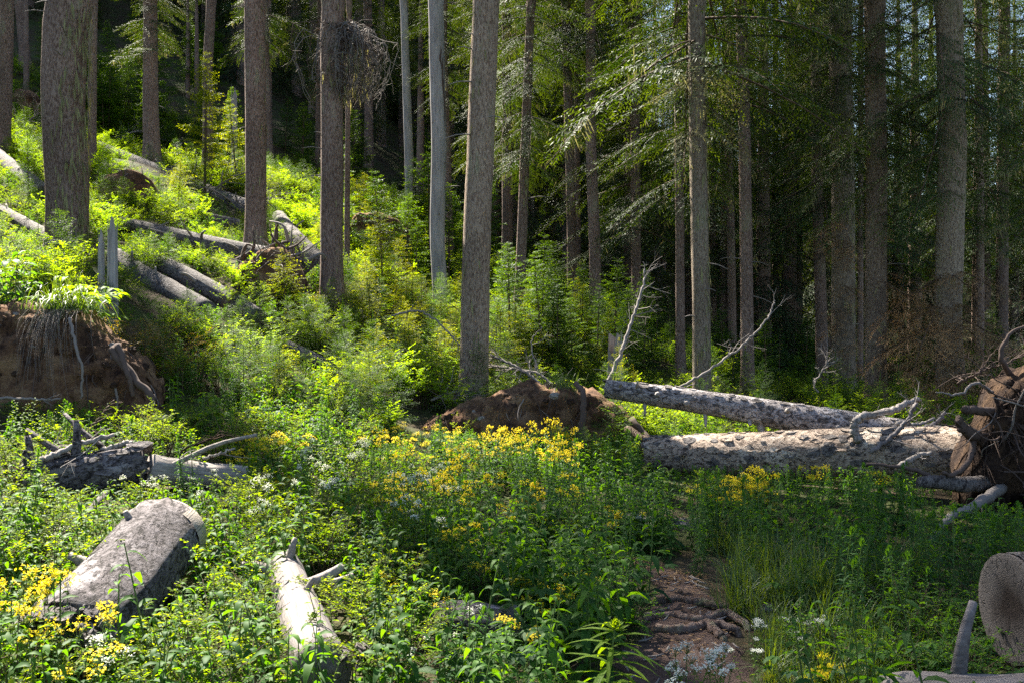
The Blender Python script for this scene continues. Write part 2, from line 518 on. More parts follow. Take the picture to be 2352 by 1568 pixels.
def build_ground():
    s = np.linspace(-1, 1, 261)
    x = 12 * s + 78 * np.sign(s) * np.abs(s) ** 4
    x = np.concatenate([[-900, -400, -160], x, [160, 400, 900]])
    t = np.linspace(0, 1, 300)
    y = np.concatenate([[-900, -300, -80], -18 + 60 * t + 100 * t ** 4, [200, 400, 900]])
    X, Y = np.meshgrid(x, y)
    z = Z(X, Y)
    v = np.stack([X, Y, z], -1).reshape(-1, 3)
    nx, ny = len(x), len(y)
    i = np.arange(ny - 1)[:, None] * nx; j = np.arange(nx - 1)[None]
    q = np.stack([i + j, i + j + 1, i + nx + j + 1, i + nx + j], -1).reshape(-1, 4)
    mb = MB(); mb.add(v, None, q, smooth=True)
    o = link("ground", mb.mesh("ground", ['ground']))
    o['kind'] = 'structure'; o['label'] = "sloping forest floor rising to the left"
build_ground()

PATHC = smooth_path([(1.0, -6, 0), (.85, -1, 0), (.78, 3, 0), (.80, 4.6, 0), (.98, 5.6, 0), (1.10, 6.5, 0), (1.04, 6.9, 0), (.9, 7.2, 0), (.75, 7.4, 0)], 140)
PATHW = np.interp(PATHC[:, 1], [-6, 4.3, 5.4, 6.3, 6.9, 7.4], [.42, .37, .27, .19, .12, .05])
def build_trail():
    T = nrm(np.gradient(PATHC, axis=0)); N = np.stack([T[:, 1], -T[:, 0], np.zeros(len(T))], 1)
    k = 15
    s = np.linspace(-1, 1, k)
    rows = []
    for i in range(len(PATHC)):
        wl = PATHW[i] * (1 + .22 * math.sin(i * .9) * math.sin(i * .37)); wr = PATHW[i] * (1 + .22 * math.sin(i * .7 + 2) * math.sin(i * .41))
        for t in s:
            c = PATHC[i] + N[i] * t * (wr if t > 0 else wl)
            rows.append((c[0], c[1], z1(c[0], c[1]) + .014 + .02 * mnoise.noise(Vector((c[0] * 4, c[1] * 4, 0))) * (1 - t * t) + .012 * (1 - t * t) - .012 * (abs(t) == 1)))
    i = np.arange(len(PATHC) - 1)[:, None] * k; j = np.arange(k - 1)[None]
    q = np.stack([i + j, i + j + 1, i + k + j + 1, i + k + j], -1).reshape(-1, 4)
    mb = MB(); mb.add(np.array(rows), None, q, smooth=True)
    o = link("path", mb.mesh("path", ['trail'])); o['kind'] = 'structure'; o['label'] = "narrow trodden brown dirt path"
build_trail()
def path_dist(x, y):
    d = np.hypot(np.asarray(x)[..., None] - PATHC[:, 0], np.asarray(y)[..., None] - PATHC[:, 1]) - PATHW
    return d.min(-1)

BLOCK = []        # capsules (a, b, r) on the ground plane where nothing may grow
def blocked(x, y, pad=0.0):
    x = np.asarray(x, float); y = np.asarray(y, float)
    out = np.zeros(x.shape, bool)
    for a, b, r in BLOCK:
        ax, ay = a[0], a[1]; dx, dy = b[0] - ax, b[1] - ay
        t = np.clip(((x - ax) * dx + (y - ay) * dy) / max(dx * dx + dy * dy, 1e-6), 0, 1)
        out |= np.hypot(x - ax - t * dx, y - ay - t * dy) < r + pad
    return out


# ------------------------------------------------------------------ conifer foliage
def fir_branch(B, seed, tw_sp=.12, bl_sp=.07, bl=.12, bw=.035, droop=.25, rise=.25, wood=True, lich=0.0, ang=58, hang=.35, gap=.12, ftw=.42, ba=38):
    """one bough along +x: wood, flat side twigs and needle blades (material 0 needles, 1 wood, 2 lichen)"""
    r = np.random.default_rng(seed)
    mb = MB()
    def ax(t): return np.stack([B * t * (1 - .06 * t), .05 * B * np.sin(3 * t + seed), B * (rise * t - droop * t * t)], -1)
    if wood:
        tt = np.linspace(0, 1, 6)
        tube(mb, ax(tt), (.002 + .0065 * B) * (1 - .85 * tt), 4, mat=1, var=.4)
    ts = np.arange(.10, .99, tw_sp / B)
    Ps, Ds, Vs, Ls = [], [], [], []
    lp, ll = [], []
    for t in ts:
        for sgn in (-1, 1):
            if r.random() < gap: continue
            l = (ftw * B * (1 - t) ** .8 * min(1, .55 + 1.6 * t) + .07) * r.uniform(.65, 1.15)
            a = math.radians(ang * (1 - .35 * t) + r.normal(0, 7))
            d = np.array([math.cos(a), sgn * math.sin(a), r.normal(-.05, .10)])
            s = np.arange(bl_sp * .4, l, bl_sp)
            if not len(s): continue
            p = ax(np.array([t]))[0] + d * s[:, None]
            p[:, 2] -= hang * s * s + .04 * s
            sg = np.where(np.arange(len(s)) % 2 == 0, 1, -1)
            aa = math.radians(ba) * sg * r.uniform(.55, 1.15, len(s)) + r.normal(0, .16, len(s))
            ca, sa = np.cos(aa), np.sin(aa)
            dd = np.stack([d[0] * ca - d[1] * sa, d[0] * sa + d[1] * ca, np.full(len(s), d[2]) - 2 * hang * s + r.normal(-.05, .25, len(s))], -1)
            Ps.append(p); Ds.append(dd)
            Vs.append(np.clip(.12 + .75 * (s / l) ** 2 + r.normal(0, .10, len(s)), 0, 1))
            Ls.append(bl * (1 - .3 * s / l) * r.uniform(.75, 1.2, len(s)))
            if lich > 0 and r.random() < lich:
                for _ in range(r.integers(3, 9)):
                    q = p[r.integers(0, len(p))]; lp.append(q); ll.append(r.uniform(.06, .22))
    Ps = np.concatenate(Ps); Ds = np.concatenate(Ds); Vs = np.concatenate(Vs); Ls = np.concatenate(Ls)
    U = nrm(np.array([0, 0, 1.0]) + r.normal(0, .28, (len(Ps), 3)))
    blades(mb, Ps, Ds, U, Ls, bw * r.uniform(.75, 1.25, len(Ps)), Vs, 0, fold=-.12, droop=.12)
    if lp:
        lp = np.array(lp); n = len(lp)
        blades(mb, lp, np.array([0, 0, -1.0]) + r.normal(0, .13, (n, 3)), r.normal(0, 1, (n, 3)), np.array(ll), np.array(ll) * .06, r.uniform(.2, 1, n), 2, fold=.05)
    return mb

def rotm(yaw, pitch, roll=0.0, sc=1.0, loc=(0, 0, 0)):
    return np.array(Matrix.Translation(loc) @ Matrix.Rotation(yaw, 4, 'Z') @ Matrix.Rotation(-pitch, 4, 'Y') @ Matrix.Rotation(roll, 4, 'X') @ Matrix.Scale(sc, 4))

def make_crown(H, R, lib, seed, dz=.34, per=4.2, p0=-18, p1=28, shape=.8, skip=.1, low=.75):
    """crown from boughs; lib = {length: [branch, ...]}; stands with its foot at z=0"""
    r = np.random.default_rng(seed)
    mb = MB(); lens = np.array(sorted(lib))
    z = .05; yaw = r.uniform(0, 6)
    while z < H * .985:
        t = z / H
        nb = int(per + r.uniform(-1, 1.2))
        for k in range(nb):
            yaw += 2.4 + r.normal(0, .35)
            if r.random() < skip: continue
            L = R * (1 - t) ** shape * (low + (1 - low) * min(1, t * 5)) * r.uniform(.62, 1.15) + .12
            B = lens[np.abs(lens - L).argmin()]
            br = lib[B][r.integers(0, len(lib[B]))]
            pit = math.radians(p0 + (p1 - p0) * t + r.normal(0, 6))
            mb.merge(br, rotm(yaw, pit, r.normal(0, .12), L / B, (0, 0, z + r.uniform(-.4, .4) * dz)), r.normal(0, .10))
        z += dz * r.uniform(.75, 1.25) * (1 - .45 * t)
    # leader
    tube(mb, [(0, 0, H * .9), (0, 0, H * 1.0)], [.02, .006], 4, mat=1)
    return mb

def split_mats(mb, keep):
    """only the faces of the given materials"""
    o = MB(); o.v, o.var, o.n = mb.v, mb.var, mb.n
    o.tri = [x for x in mb.tri if x[1] in keep]; o.quad = [x for x in mb.quad if x[1] in keep]
    return o
def compact(mb):
    v = np.concatenate(mb.v); va = np.concatenate(mb.var)
    used = np.zeros(len(v), bool)
    for f, m, s in mb.tri + mb.quad: used[f.ravel()] = True
    idx = np.cumsum(used) - 1
    o = MB(); o.v = [v[used]]; o.var = [va[used]]; o.n = int(used.sum())
    o.tri = [(idx[f], m, s) for f, m, s in mb.tri]; o.quad = [(idx[f], m, s) for f, m, s in mb.quad]
    return o

# bough libraries
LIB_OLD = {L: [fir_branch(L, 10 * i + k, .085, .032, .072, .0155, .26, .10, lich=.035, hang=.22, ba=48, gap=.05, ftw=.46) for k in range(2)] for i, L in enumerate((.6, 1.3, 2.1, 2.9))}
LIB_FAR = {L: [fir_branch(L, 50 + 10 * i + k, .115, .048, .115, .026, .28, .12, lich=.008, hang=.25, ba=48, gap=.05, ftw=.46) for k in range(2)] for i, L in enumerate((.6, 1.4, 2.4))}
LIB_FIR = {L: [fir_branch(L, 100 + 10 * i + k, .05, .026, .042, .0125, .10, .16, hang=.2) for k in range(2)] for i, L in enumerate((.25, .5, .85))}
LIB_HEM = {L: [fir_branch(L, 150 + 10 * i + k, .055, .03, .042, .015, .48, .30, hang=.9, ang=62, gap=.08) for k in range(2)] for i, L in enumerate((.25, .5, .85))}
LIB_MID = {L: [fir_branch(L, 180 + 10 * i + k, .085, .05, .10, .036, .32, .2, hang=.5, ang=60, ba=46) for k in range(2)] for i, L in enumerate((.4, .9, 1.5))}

def proto(mb, name, mats): return mb.mesh(name, mats)
CROWN_OLD, LICH_OLD = [], []
for k, (H_, R_) in enumerate(((13, 2.5), (12, 2.9), (14, 2.3))):
    c = make_crown(H_, R_, LIB_OLD, 300 + k, .38, 4.9, -24, 22, .62, .22, .85)
    CROWN_OLD.append((proto(compact(split_mats(c, (0, 1))), "crown", ['oldfir', 'redtwig', 'lichen']), H_))
    LICH_OLD.append(proto(compact(split_mats(c, (2,))), "lichen", ['oldfir', 'redtwig', 'lichen']))
CROWN_FAR = []
for k, (H_, R_) in enumerate(((13, 2.6), (15, 2.9), (11, 2.4), (14, 2.2))):
    c = make_crown(H_, R_, LIB_FAR, 330 + k, .42, 5.0, -24, 22, .75, .08, .9)
    CROWN_FAR.append((proto(c, "crown", ['farfir', 'redtwig', 'lichen']), H_))
YOUNG = {}
for kind, lib, mat, pp in (('fir', LIB_FIR, 'fir', (4, 40)), ('hem', LIB_HEM, 'hemlock', (14, 40))):
    L = []
    for k in range(3):
        H_ = 1.8
        c = make_crown(H_, .78, lib, 400 + k + (50 if kind == 'hem' else 0), .13, 4.6, pp[0], pp[1], .85, .08, .9)
        if kind == 'fir':      # upright leader shoot with a few spreading tips
            r_ = np.random.default_rng(k)
            tube(c, [(0, 0, H_ * .9), (0, 0, H_ * 1.16)], [.012, .006], 5, mat=0, var=.8)
            zz = np.linspace(H_ * .95, H_ * 1.15, 22); aa = np.arange(22) * 2.4
            blades(c, np.stack([0 * zz, 0 * zz, zz], 1), np.stack([np.cos(aa), np.sin(aa), .9 + 0 * aa], 1), np.array([0, 0, 1.0]), .03, .008, .95, 0)
        else:                  # nodding leader
            tube(c, [(0, 0, H_ * .9), (.01, 0, H_ * 1.04), (.07, .02, H_ * 1.1), (.15, .03, H_ * 1.07)], [.012, .008, .005, .003], 5, mat=0, var=.8)
            q = np.linspace(0, 1, 24); aa = np.arange(24) * 2.4
            pp_ = np.stack([.15 * q ** 2, .03 * q, H_ * (.92 + .36 * q - .2 * q * q)], 1)
            pp_[:, 2] = np.interp(q, [0, .5, .75, 1], [H_ * .92, H_ * 1.06, H_ * 1.1, H_ * 1.07])
            blades(c, pp_, np.stack([np.cos(aa), np.sin(aa), -.3 + 0 * aa], 1), np.array([0, 0, 1.0]), .07, .016, .9, 0)
        L.append((proto(compact(split_mats(c, (0,))), "foliage", [mat, 'redtwig']), H_))
    YOUNG[kind] = L
MIDTREE = []
for k in range(3):
    c = make_crown(5.0, 1.4, LIB_MID, 470 + k, .26, 4.6, 6, 34, .8, .1, .9)
    MIDTREE.append((c, 5.0))
MID_MESH = {m: [(proto(compact(split_mats(c, (0,))), "foliage", [m, 'redtwig']), h) for c, h in MIDTREE] for m in ('fir', 'hemlock', 'farfir')}
YTRUNK = MB(); tube(YTRUNK, [(0, 0, -.15), (.005, 0, .5), (0, .005, 1)], [.012, .009, .002], 6, var=.4)
YTRUNK = YTRUNK.mesh("trunk", ['redtwig'])

# ------------------------------------------------------------------ trees
def strand_set(mb, base, axis_fn, n, seed, side=0.0, spread=.8, l0=.08, l1=.35, w=.11):
    """lichen strands hanging against a trunk"""
    r = np.random.default_rng(seed)
    zs = r.uniform(0, 1, n)
    ps, ns = [], []
    for t in zs:
        c, rad = axis_fn(t)
        a = side + r.normal(0, spread)
        d = np.array([math.cos(a), math.sin(a), 0])
        ps.append(c + d * (rad * 1.03)); ns.append(d)
    ps = np.array(ps); ns = np.array(ns)
    L = r.uniform(l0, l1, n)
    blades(mb, ps, np.array([0, 0, -1.0]) + r.normal(0, .10, (n, 3)) + ns * .06, ns, L, L * w, r.uniform(.2, 1, n), 0, fold=.05)

def trunk_mesh(base, top_pt, r0, r1, H, mat, seed, sides=18, rough=.05, flare=.5, tip=None):
    """base, top_pt: two points on the axis with radii r0, r1; trunk grows to height H above base"""
    base = np.asarray(base, float); d = np.asarray(top_pt, float) - base
    d = d / d[2]
    zt = top_pt[2] - base[2]
    zs = np.concatenate([[-.35, -.1, .1, .3, .6], np.arange(1.0, zt + 1, .45), np.linspace(zt + 1.5, H, 10)]) if H > zt + 3 else np.concatenate([[-.35, -.1, .1, .3, .6], np.arange(1.0, H, .45), [H]])
    rr = []
    for z in zs:
        if z <= zt: q = r0 + (r1 - r0) * z / zt
        else: q = r1 * max(0.0, 1 - (z - zt) / max(H - zt, .1)) ** .8 + .02
        if tip is not None and z > zt * .999: q = max(q, tip)
        rr.append(q * (1 + flare * math.exp(-max(z, 0) / .28)))
    r = np.random.default_rng(seed)
    wob = np.stack([np.interp(zs, np.linspace(-1, H + 1, 9), r.normal(0, r0 * .22, 9)) * np.clip((zs - 0) / 2, 0, 1) * (np.abs(zs - zt) > .2) for _ in range(2)], 1)
    pts = base + d * zs[:, None]
    pts[:, :2] += wob * .6
    mb = MB()
    tube(mb, pts - base, rr, sides, rough=rough, seed=seed * 1.7, cap1=True)
    def axis(t):
        z = t * min(zt, H)
        return d * z, np.interp(z, zs, rr)
    return mb.mesh("trunk", [mat]), axis, d

def add_crown(t, d, zc, H, kind, k, seed, fat=1.0):
    lib = CROWN_OLD if kind == 'old' else CROWN_FAR
    me, h0 = lib[k % len(lib)]
    s = (H - zc) / h0 * .985
    rz = (seed * 1.37) % 6.28
    c = link("crown", me, t, tuple(d * zc), (0, 0, rz), (s * fat, s * fat, s))
    if kind == 'old':
        link("lichen", LICH_OLD[k % 3], c)
    return c

def branch_part(t, lib, L, loc, yaw, pitch, mats, name="branch", k=0):
    key = min(lib, key=lambda q: abs(q - L)); br = lib[key][k % len(lib[key])]
    ck = (id(br), tuple(mats))
    if ck not in BRMESH: BRMESH[ck] = br.mesh("branch", mats)
    return link(name, BRMESH[ck], t, loc, (0, -pitch, yaw), L / key)
BRMESH = {}

TREES = []
def tree(ub, vb, wb, ut, wt, label, H=26, zcv=None, zc=None, mat='bark', kind='old', fat=1.0, Y=None, crown=True, name="conifer_tree", cat="tree", group=None, snag=False, vtop=None, lich=0, lside=0.0, k=None, flare=.5):
    """trunk by its foot (ub, vb, width wb px) and where it leaves the frame (ut at v=0, width wt px)"""
    b = ground_hit(ub, vb) if Y is None else P(ub, vb, Y)
    Yb = b[1]
    b[2] = z1(b[0], b[1])
    v1 = 0 if vtop is None else vtop
    top = P(ut, v1, Yb)
    r0, r1 = wb / 2 / FP * Yb, wt / 2 / FP * Yb
    seed = len(TREES) + 1
    Ht = H if vtop is None else top[2] - b[2]
    me, axis, d = trunk_mesh(b, top, r0, r1, Ht, mat, seed, sides=22 if wb > 40 else 14, rough=.06 if not snag else .03, flare=flare * (1 if wb < 60 else .6))
    t = thing(name, label, cat, tuple(b), group)
    link("trunk", me, t)
    if crown:
        z0 = zc if zc is not None else P(0, zcv, Yb)[2] - b[2]
        add_crown(t, d, z0, Ht, kind, seed if k is None else k, seed, fat)
    if lich:
        mb = MB()
        strand_set(mb, b, axis, lich, seed, lside, .75)
        link("lichen", mb.mesh("lichen", ['lichen']), t)
    TREES.append((t, b, r0, axis, d))
    BLOCK.append((b, b, r0 + .08))
    return t, b, axis, d

def stub_ring(t, axis, n, seed, l0=.08, l1=.3, mat='twig', zlo=.1, zhi=1.0):
    r = np.random.default_rng(seed)
    for i in range(n):
        c, rad = axis(r.uniform(zlo, zhi))
        a = r.uniform(-PI, .2)
        dd = np.array([math.cos(a), math.sin(a), r.uniform(-.3, .2)])
        L = r.uniform(l0, l1)
        mb = MB(); tube(mb, smooth_path([dd * rad * .8, dd * (rad + L * .5), dd * (rad + L) + np.array([0, 0, -.15 * L])], 5), [.014, .011, .009, .007, .004], 5, var=.5, cap1=True)
        link("branch_stub", mb.mesh("branch_stub", [mat]), t, tuple(c))

# the big trunks, left to right
tree(10, 357, 25, 16, 30, "grey conifer trunk cut by the left frame edge, uphill from the big trunk", H=17, zc=12, k=1)
tree(58, 152, 22, 47, 26, "slim bluish trunk far uphill, topmost foot at the upper left", H=22, zc=12.5)
BIG = tree(150, 615, 90, 163, 97, "thickest trunk, dark scaly bark hung with pale lichen, above the left soil bank", H=30, zc=16.5, fat=.8, lich=420, lside=-.35, k=0)
tree(211, 402, 20, 214, 18, "thin trunk half hidden behind the right side of the thickest trunk", H=33, zc=18, fat=1.2)
T5 = tree(350, 380, 38, 345, 30, "straight brown trunk rising behind the long fallen brown log on the hillside", H=13, zcv=95, fat=1.0)
tree(474, 414, 25, 486, 21, "slim grey trunk leaning right in front of the bright yellow-green young tree", H=15, zc=9.5)
tree(588, 580, 46, 585, 48, "sturdy grey trunk standing on the pale hillside log beside the upturned roots", H=28, zc=13.6, fat=1.12, lich=60, lside=0)
tree(622, 402, 16, 606, 18, "thin pale trunk showing just right of the sturdy grey trunk", H=21, zcv=95)
T11 = tree(762, 708, 50, 765, 52, "grey trunk carrying a big round clump of dead twigs", H=27, zc=13.5, lich=70, lside=-.6)
tree(797, 634, 13, 802, 11, "very thin trunk close beside the trunk with the dead twig clump", H=17, zc=13, fat=.7)
tree(845, 388, 18, 842, 16, "slim bluish trunk in the dark forest between twig clump and pale snags", H=22, zcv=-30, kind='far')
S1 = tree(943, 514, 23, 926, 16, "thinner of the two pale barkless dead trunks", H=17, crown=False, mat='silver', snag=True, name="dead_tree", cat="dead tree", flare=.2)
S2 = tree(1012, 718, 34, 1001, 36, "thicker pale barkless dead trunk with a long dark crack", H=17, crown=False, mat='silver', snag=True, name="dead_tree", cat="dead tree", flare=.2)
tree(1034, 602, 20, 1019, 18, "dark slim trunk hidden along the right side of the thick barkless trunk", H=17, zcv=215, fat=.85)
T17 = tree(1088, 928, 66, 1117, 60, "big central trunk with golden rim of bark just behind the middle soil mound", H=30, zc=16, mat='barkr', flare=.2, lich=60, lside=PI, k=2)
tree(1165, 652, 27, 1160, 20, "brown trunk just right of the big central trunk, foot in dark shrubs", H=17, zcv=330, fat=.8)
tree(1190, 740, 25, 1222, 20, "crooked trunk leaning right with a pale lichen bunch halfway up", H=17, zcv=360, fat=.8, lich=110, lside=-1.2)
tree(1256, 600, 17, 1255, 15, "thin trunk in the gap between the crooked trunk and the bluish leaning pair", H=16, zcv=300, fat=.8)
tree(1315, 694, 23, 1300, 20, "straight bluish trunk, front one of the pair right of the crooked trunk", H=24, zcv=140)
tree(1328, 660, 14, 1322, 12, "thin reddish trunk just behind the straight bluish trunk", H=24, zcv=160, Y=34)
tree(1367, 770, 29, 1354, 21, "grey trunk leaning left with lichen down its right edge, right of the bluish pair", H=25, zcv=95, lich=110, lside=-.2)
tree(1465, 790, 24, 1458, 20, "dim dark trunk buried in dense foliage behind the curved dead sapling", H=19, zcv=520)
tree(1563, 862, 22, 1558, 18, "dark slim trunk in shade left of the tall lichen-edged trunk", H=20, zcv=430, kind='old')
T16 = tree(1612, 994, 42, 1602, 38, "tall trunk with lichen along its right edge, standing behind the two big fallen logs", H=25, zcv=140, lich=260, lside=-.35, mat='barkl')
tree(1683, 850, 20, 1672, 15, "slim reddish trunk with a sunlit left edge, behind the tall lichen-edged trunk", H=22, zcv=330, Y=31)
tree(1660, 800, 14, 1664, 12, "thin dim trunk left of the slim reddish trunk", H=22, zcv=300, Y=36)
tree(1717, 908, 30, 1703, 26, "grey trunk crossed by the thin curving dead branch", H=23, zcv=240)
tree(1783, 790, 16, 1780, 12, "dark slim trunk left of the short pale dead trunk in the shade", H=20, zcv=470, Y=38)
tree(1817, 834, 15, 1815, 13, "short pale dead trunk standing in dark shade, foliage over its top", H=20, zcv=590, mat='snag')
tree(1888, 916, 28, 1872, 22, "dark trunk just left of the broad lichened trunk at right", H=24, zcv=480)
T22 = tree(1940, 938, 54, 1932, 50, "broad lichened brown trunk, left one of the right-hand pair", H=21, zcv=260, mat='barkl', lich=240, lside=-.6, fat=.65)
tree(1975, 930, 14, 1978, 12, "thin trunk in the gap between the right-hand pair of broad trunks", H=20, zcv=520, Y=26)
T23 = tree(2012, 950, 48, 2010, 46, "broad smooth trunk, right one of the right-hand pair, dark boughs above", H=21, zcv=330, mat='barkr', fat=.75)
T24 = tree(2185, 962, 62, 2176, 58, "broadest trunk at the right, brown drooping bough hanging across its foot", H=22, zcv=330, mat='barkl', fat=.75, lich=90, lside=-.3)
tree(2250, 924, 20, 2247, 16, "dim slim trunk right of the broadest right-hand trunk", H=22, zcv=540, Y=27)
tree(2302, 845, 28, 2306, 24, "dark trunk near the right frame edge above the tangled root ball", H=24, zcv=420, Y=29)

# a tree whose dark boughs reach in from beyond the right frame edge
TR = tree(2500, 1010, 60, 2490, 56, "conifer beyond the right frame edge whose dark boughs hang into view", H=22, zcv=-60, fat=.7, Y=15.5)

# splinters, snags
def jag_stub(u, v, w, vt, label, mat='silver', seed=0, Y=None, name="broken_snag"):
    b = ground_hit(u, v) if Y is None else P(u, v, Y)
    b[2] = z1(b[0], b[1])
    h = P(u, vt, b[1])[2] - b[2]; r = w / 2 / FP * b[1]
    n = 18; k = 12; rr = np.random.default_rng(seed)
    zs = np.linspace(-.2, 1, k)
    top = .72 + .28 * rr.random(n); top = (top + np.roll(top, 1)) / 2
    top[rr.integers(0, n)] = 1.0
    V = []
    for i, z in enumerate(zs):
        for j in range(n):
            a = 2 * PI * j / n
            q = r * (1 + .08 * math.sin(5 * a + seed) + .3 * math.exp(-max(z, 0) * h / .25)) * (1 - .12 * max(z, 0))
            V.append((q * math.cos(a), q * math.sin(a), z * h * (top[j] if z > 0 else 1)))
    for j in range(n):      # hollow inside
        a = 2 * PI * j / n
        V.append((r * .55 * math.cos(a), r * .55 * math.sin(a), h * .62))
    i = np.arange(k)[:, None] * n; j = np.arange(n)[None]
    q = np.stack([i + j, i + (j + 1) % n, i + n + (j + 1) % n, i + n + j], -1).reshape(-1, 4)
    mb = MB(); mb.add(V, [(k * n, k * n + x, k * n + x + 1) for x in range(1, n - 1)], q, smooth=False)
    o = link(name, mb.mesh(name, [mat]), None, tuple(b)); o['label'] = label; o['category'] = "dead tree"
    BLOCK.append((b, b, r))
    return o
jag_stub(538, 412, 15, 192, "slender pale dead stem snapped off beside the sturdy grey trunk", seed=3)
jag_stub(258, 690, 24, 492, "tall splintered silver stump leaning against the thickest trunk", seed=5, Y=12.6)
jag_stub(232, 640, 15, 520, "short thin splintered stump just left of the tall silver stump", seed=6, Y=12.9)
jag_stub(388, 492, 18, 438, "small grey pointed stump among hillside saplings", seed=8)
jag_stub(1412, 905, 36, 758, "pale broken snag beside the curved dead sapling", seed=9, Y=15.5, mat='deadwood')

# ------------------------------------------------------------------ forest behind
FOREST = []
def place_forest():
    r = np.random.default_rng(5)
    pts = []
    tries = 0
    while len(pts) < 235 and tries < 20000:
        tries += 1
        y = 31 + 62 * r.random() ** 1.3
        x = r.uniform(-.62, .64) * y
        u = CX + x / y * FP
        ymin = np.interp(u, [-400, 150, 300, 700, 1000, 1300, 1500, 1800, 2800], [36, 38, 44, 42, 37, 34, 31, 33, 31])
        if y < ymin: continue
        if u > 1500 and r.random() < .5: continue
        if any((x - a) ** 2 + (y - b) ** 2 < (1.7 + .018 * y) ** 2 for a, b in pts): continue
        pts.append((x, y))
    return pts
FT = MB(); tube(FT, [(0, 0, -.5), (.02, 0, 5), (0, .03, 10), (0, 0, 16)], [.27, .21, .13, .02], 9, rough=.05)
FT = FT.mesh("trunk", ['bark'])
for i, (x, y) in enumerate(place_forest()):
    zb = z1(x, y)
    r = np.random.default_rng(900 + i)
    H = r.uniform(15, 23)
    if CX + x / y * FP < 1050 and y < 50: H = min(H, max(7.5, P(0, 0, y)[2] - zb + r.uniform(1.5, 4.5)))
    low = r.uniform(.5, 2.2) if r.random() < .42 else r.uniform(3, 7)
    t = thing("forest_tree", "", "tree", (x, y, zb), "dense dark conifers of the forest behind")
    s = H / 16
    link("trunk", FT, t, (0, 0, 0), (0, 0, r.uniform(0, 6)), (s * r.uniform(.7, 1.1), s * r.uniform(.7, 1.1), s))
    me, h0 = CROWN_FAR[i % 4]
    q = (H - low) / h0
    fat = r.uniform(.75, 1.1)
    link("crown", me, t, (0, 0, low), (0, 0, r.uniform(0, 6)), (q * fat, q * fat, q))
    u, v = project((x, y, zb + 5))
    place = ("uphill far left" if u < 420 else "behind the hillside trunks" if u < 900 else "behind the big central trunk" if u < 1300 else
             "behind the bluish pair" if u < 1560 else "behind the lichen-edged trunk" if u < 1850 else "behind the right-hand trunks")
    far = "farther back" if y > 52 else "nearer"
    pend(t, "dark conifer", "dark conifers", f"{place}, {far}")

# unseen trees added outside the left frame edge to shade the soil bank
for i, (x, y, H) in enumerate([(-9.4, 15.6, 5.6), (-11.0, 17.4, 6.4), (-8.6, 14.2, 4.2), (-12.4, 15.8, 6.5), (-14.5, 21, 11), (-17, 25, 13), (-10.2, 12.6, 4.6)]):
    zb = z1(x, y)
    t = thing("forest_tree", "", "tree", (x, y, zb), "dense dark conifers of the forest behind")
    s = H / 16; link("trunk", FT, t, (0, 0, 0), (0, 0, i), (s, s, s))
    me, h0 = CROWN_FAR[i % 4]; q = (H - .3) / h0
    link("crown", me, t, (0, 0, .3), (0, 0, i * 1.3), (q * 1.3, q * 1.3, q))
    pend(t, "dark conifer", "dark conifers", "added off-frame to shade the soil bank")


# ------------------------------------------------------------------ logs
def frame_of(p0, p1):
    """matrix whose z axis runs from p0 to p1, with x roughly level"""
    z = nrm(np.asarray(p1, float) - np.asarray(p0, float))
    x = nrm(np.cross([0, 0, 1.0], z)); y = np.cross(z, x)
    m = Matrix(((x[0], y[0], z[0], p0[0]), (x[1], y[1], z[1], p0[1]), (x[2], y[2], z[2], p0[2]), (0, 0, 0, 1)))
    return m

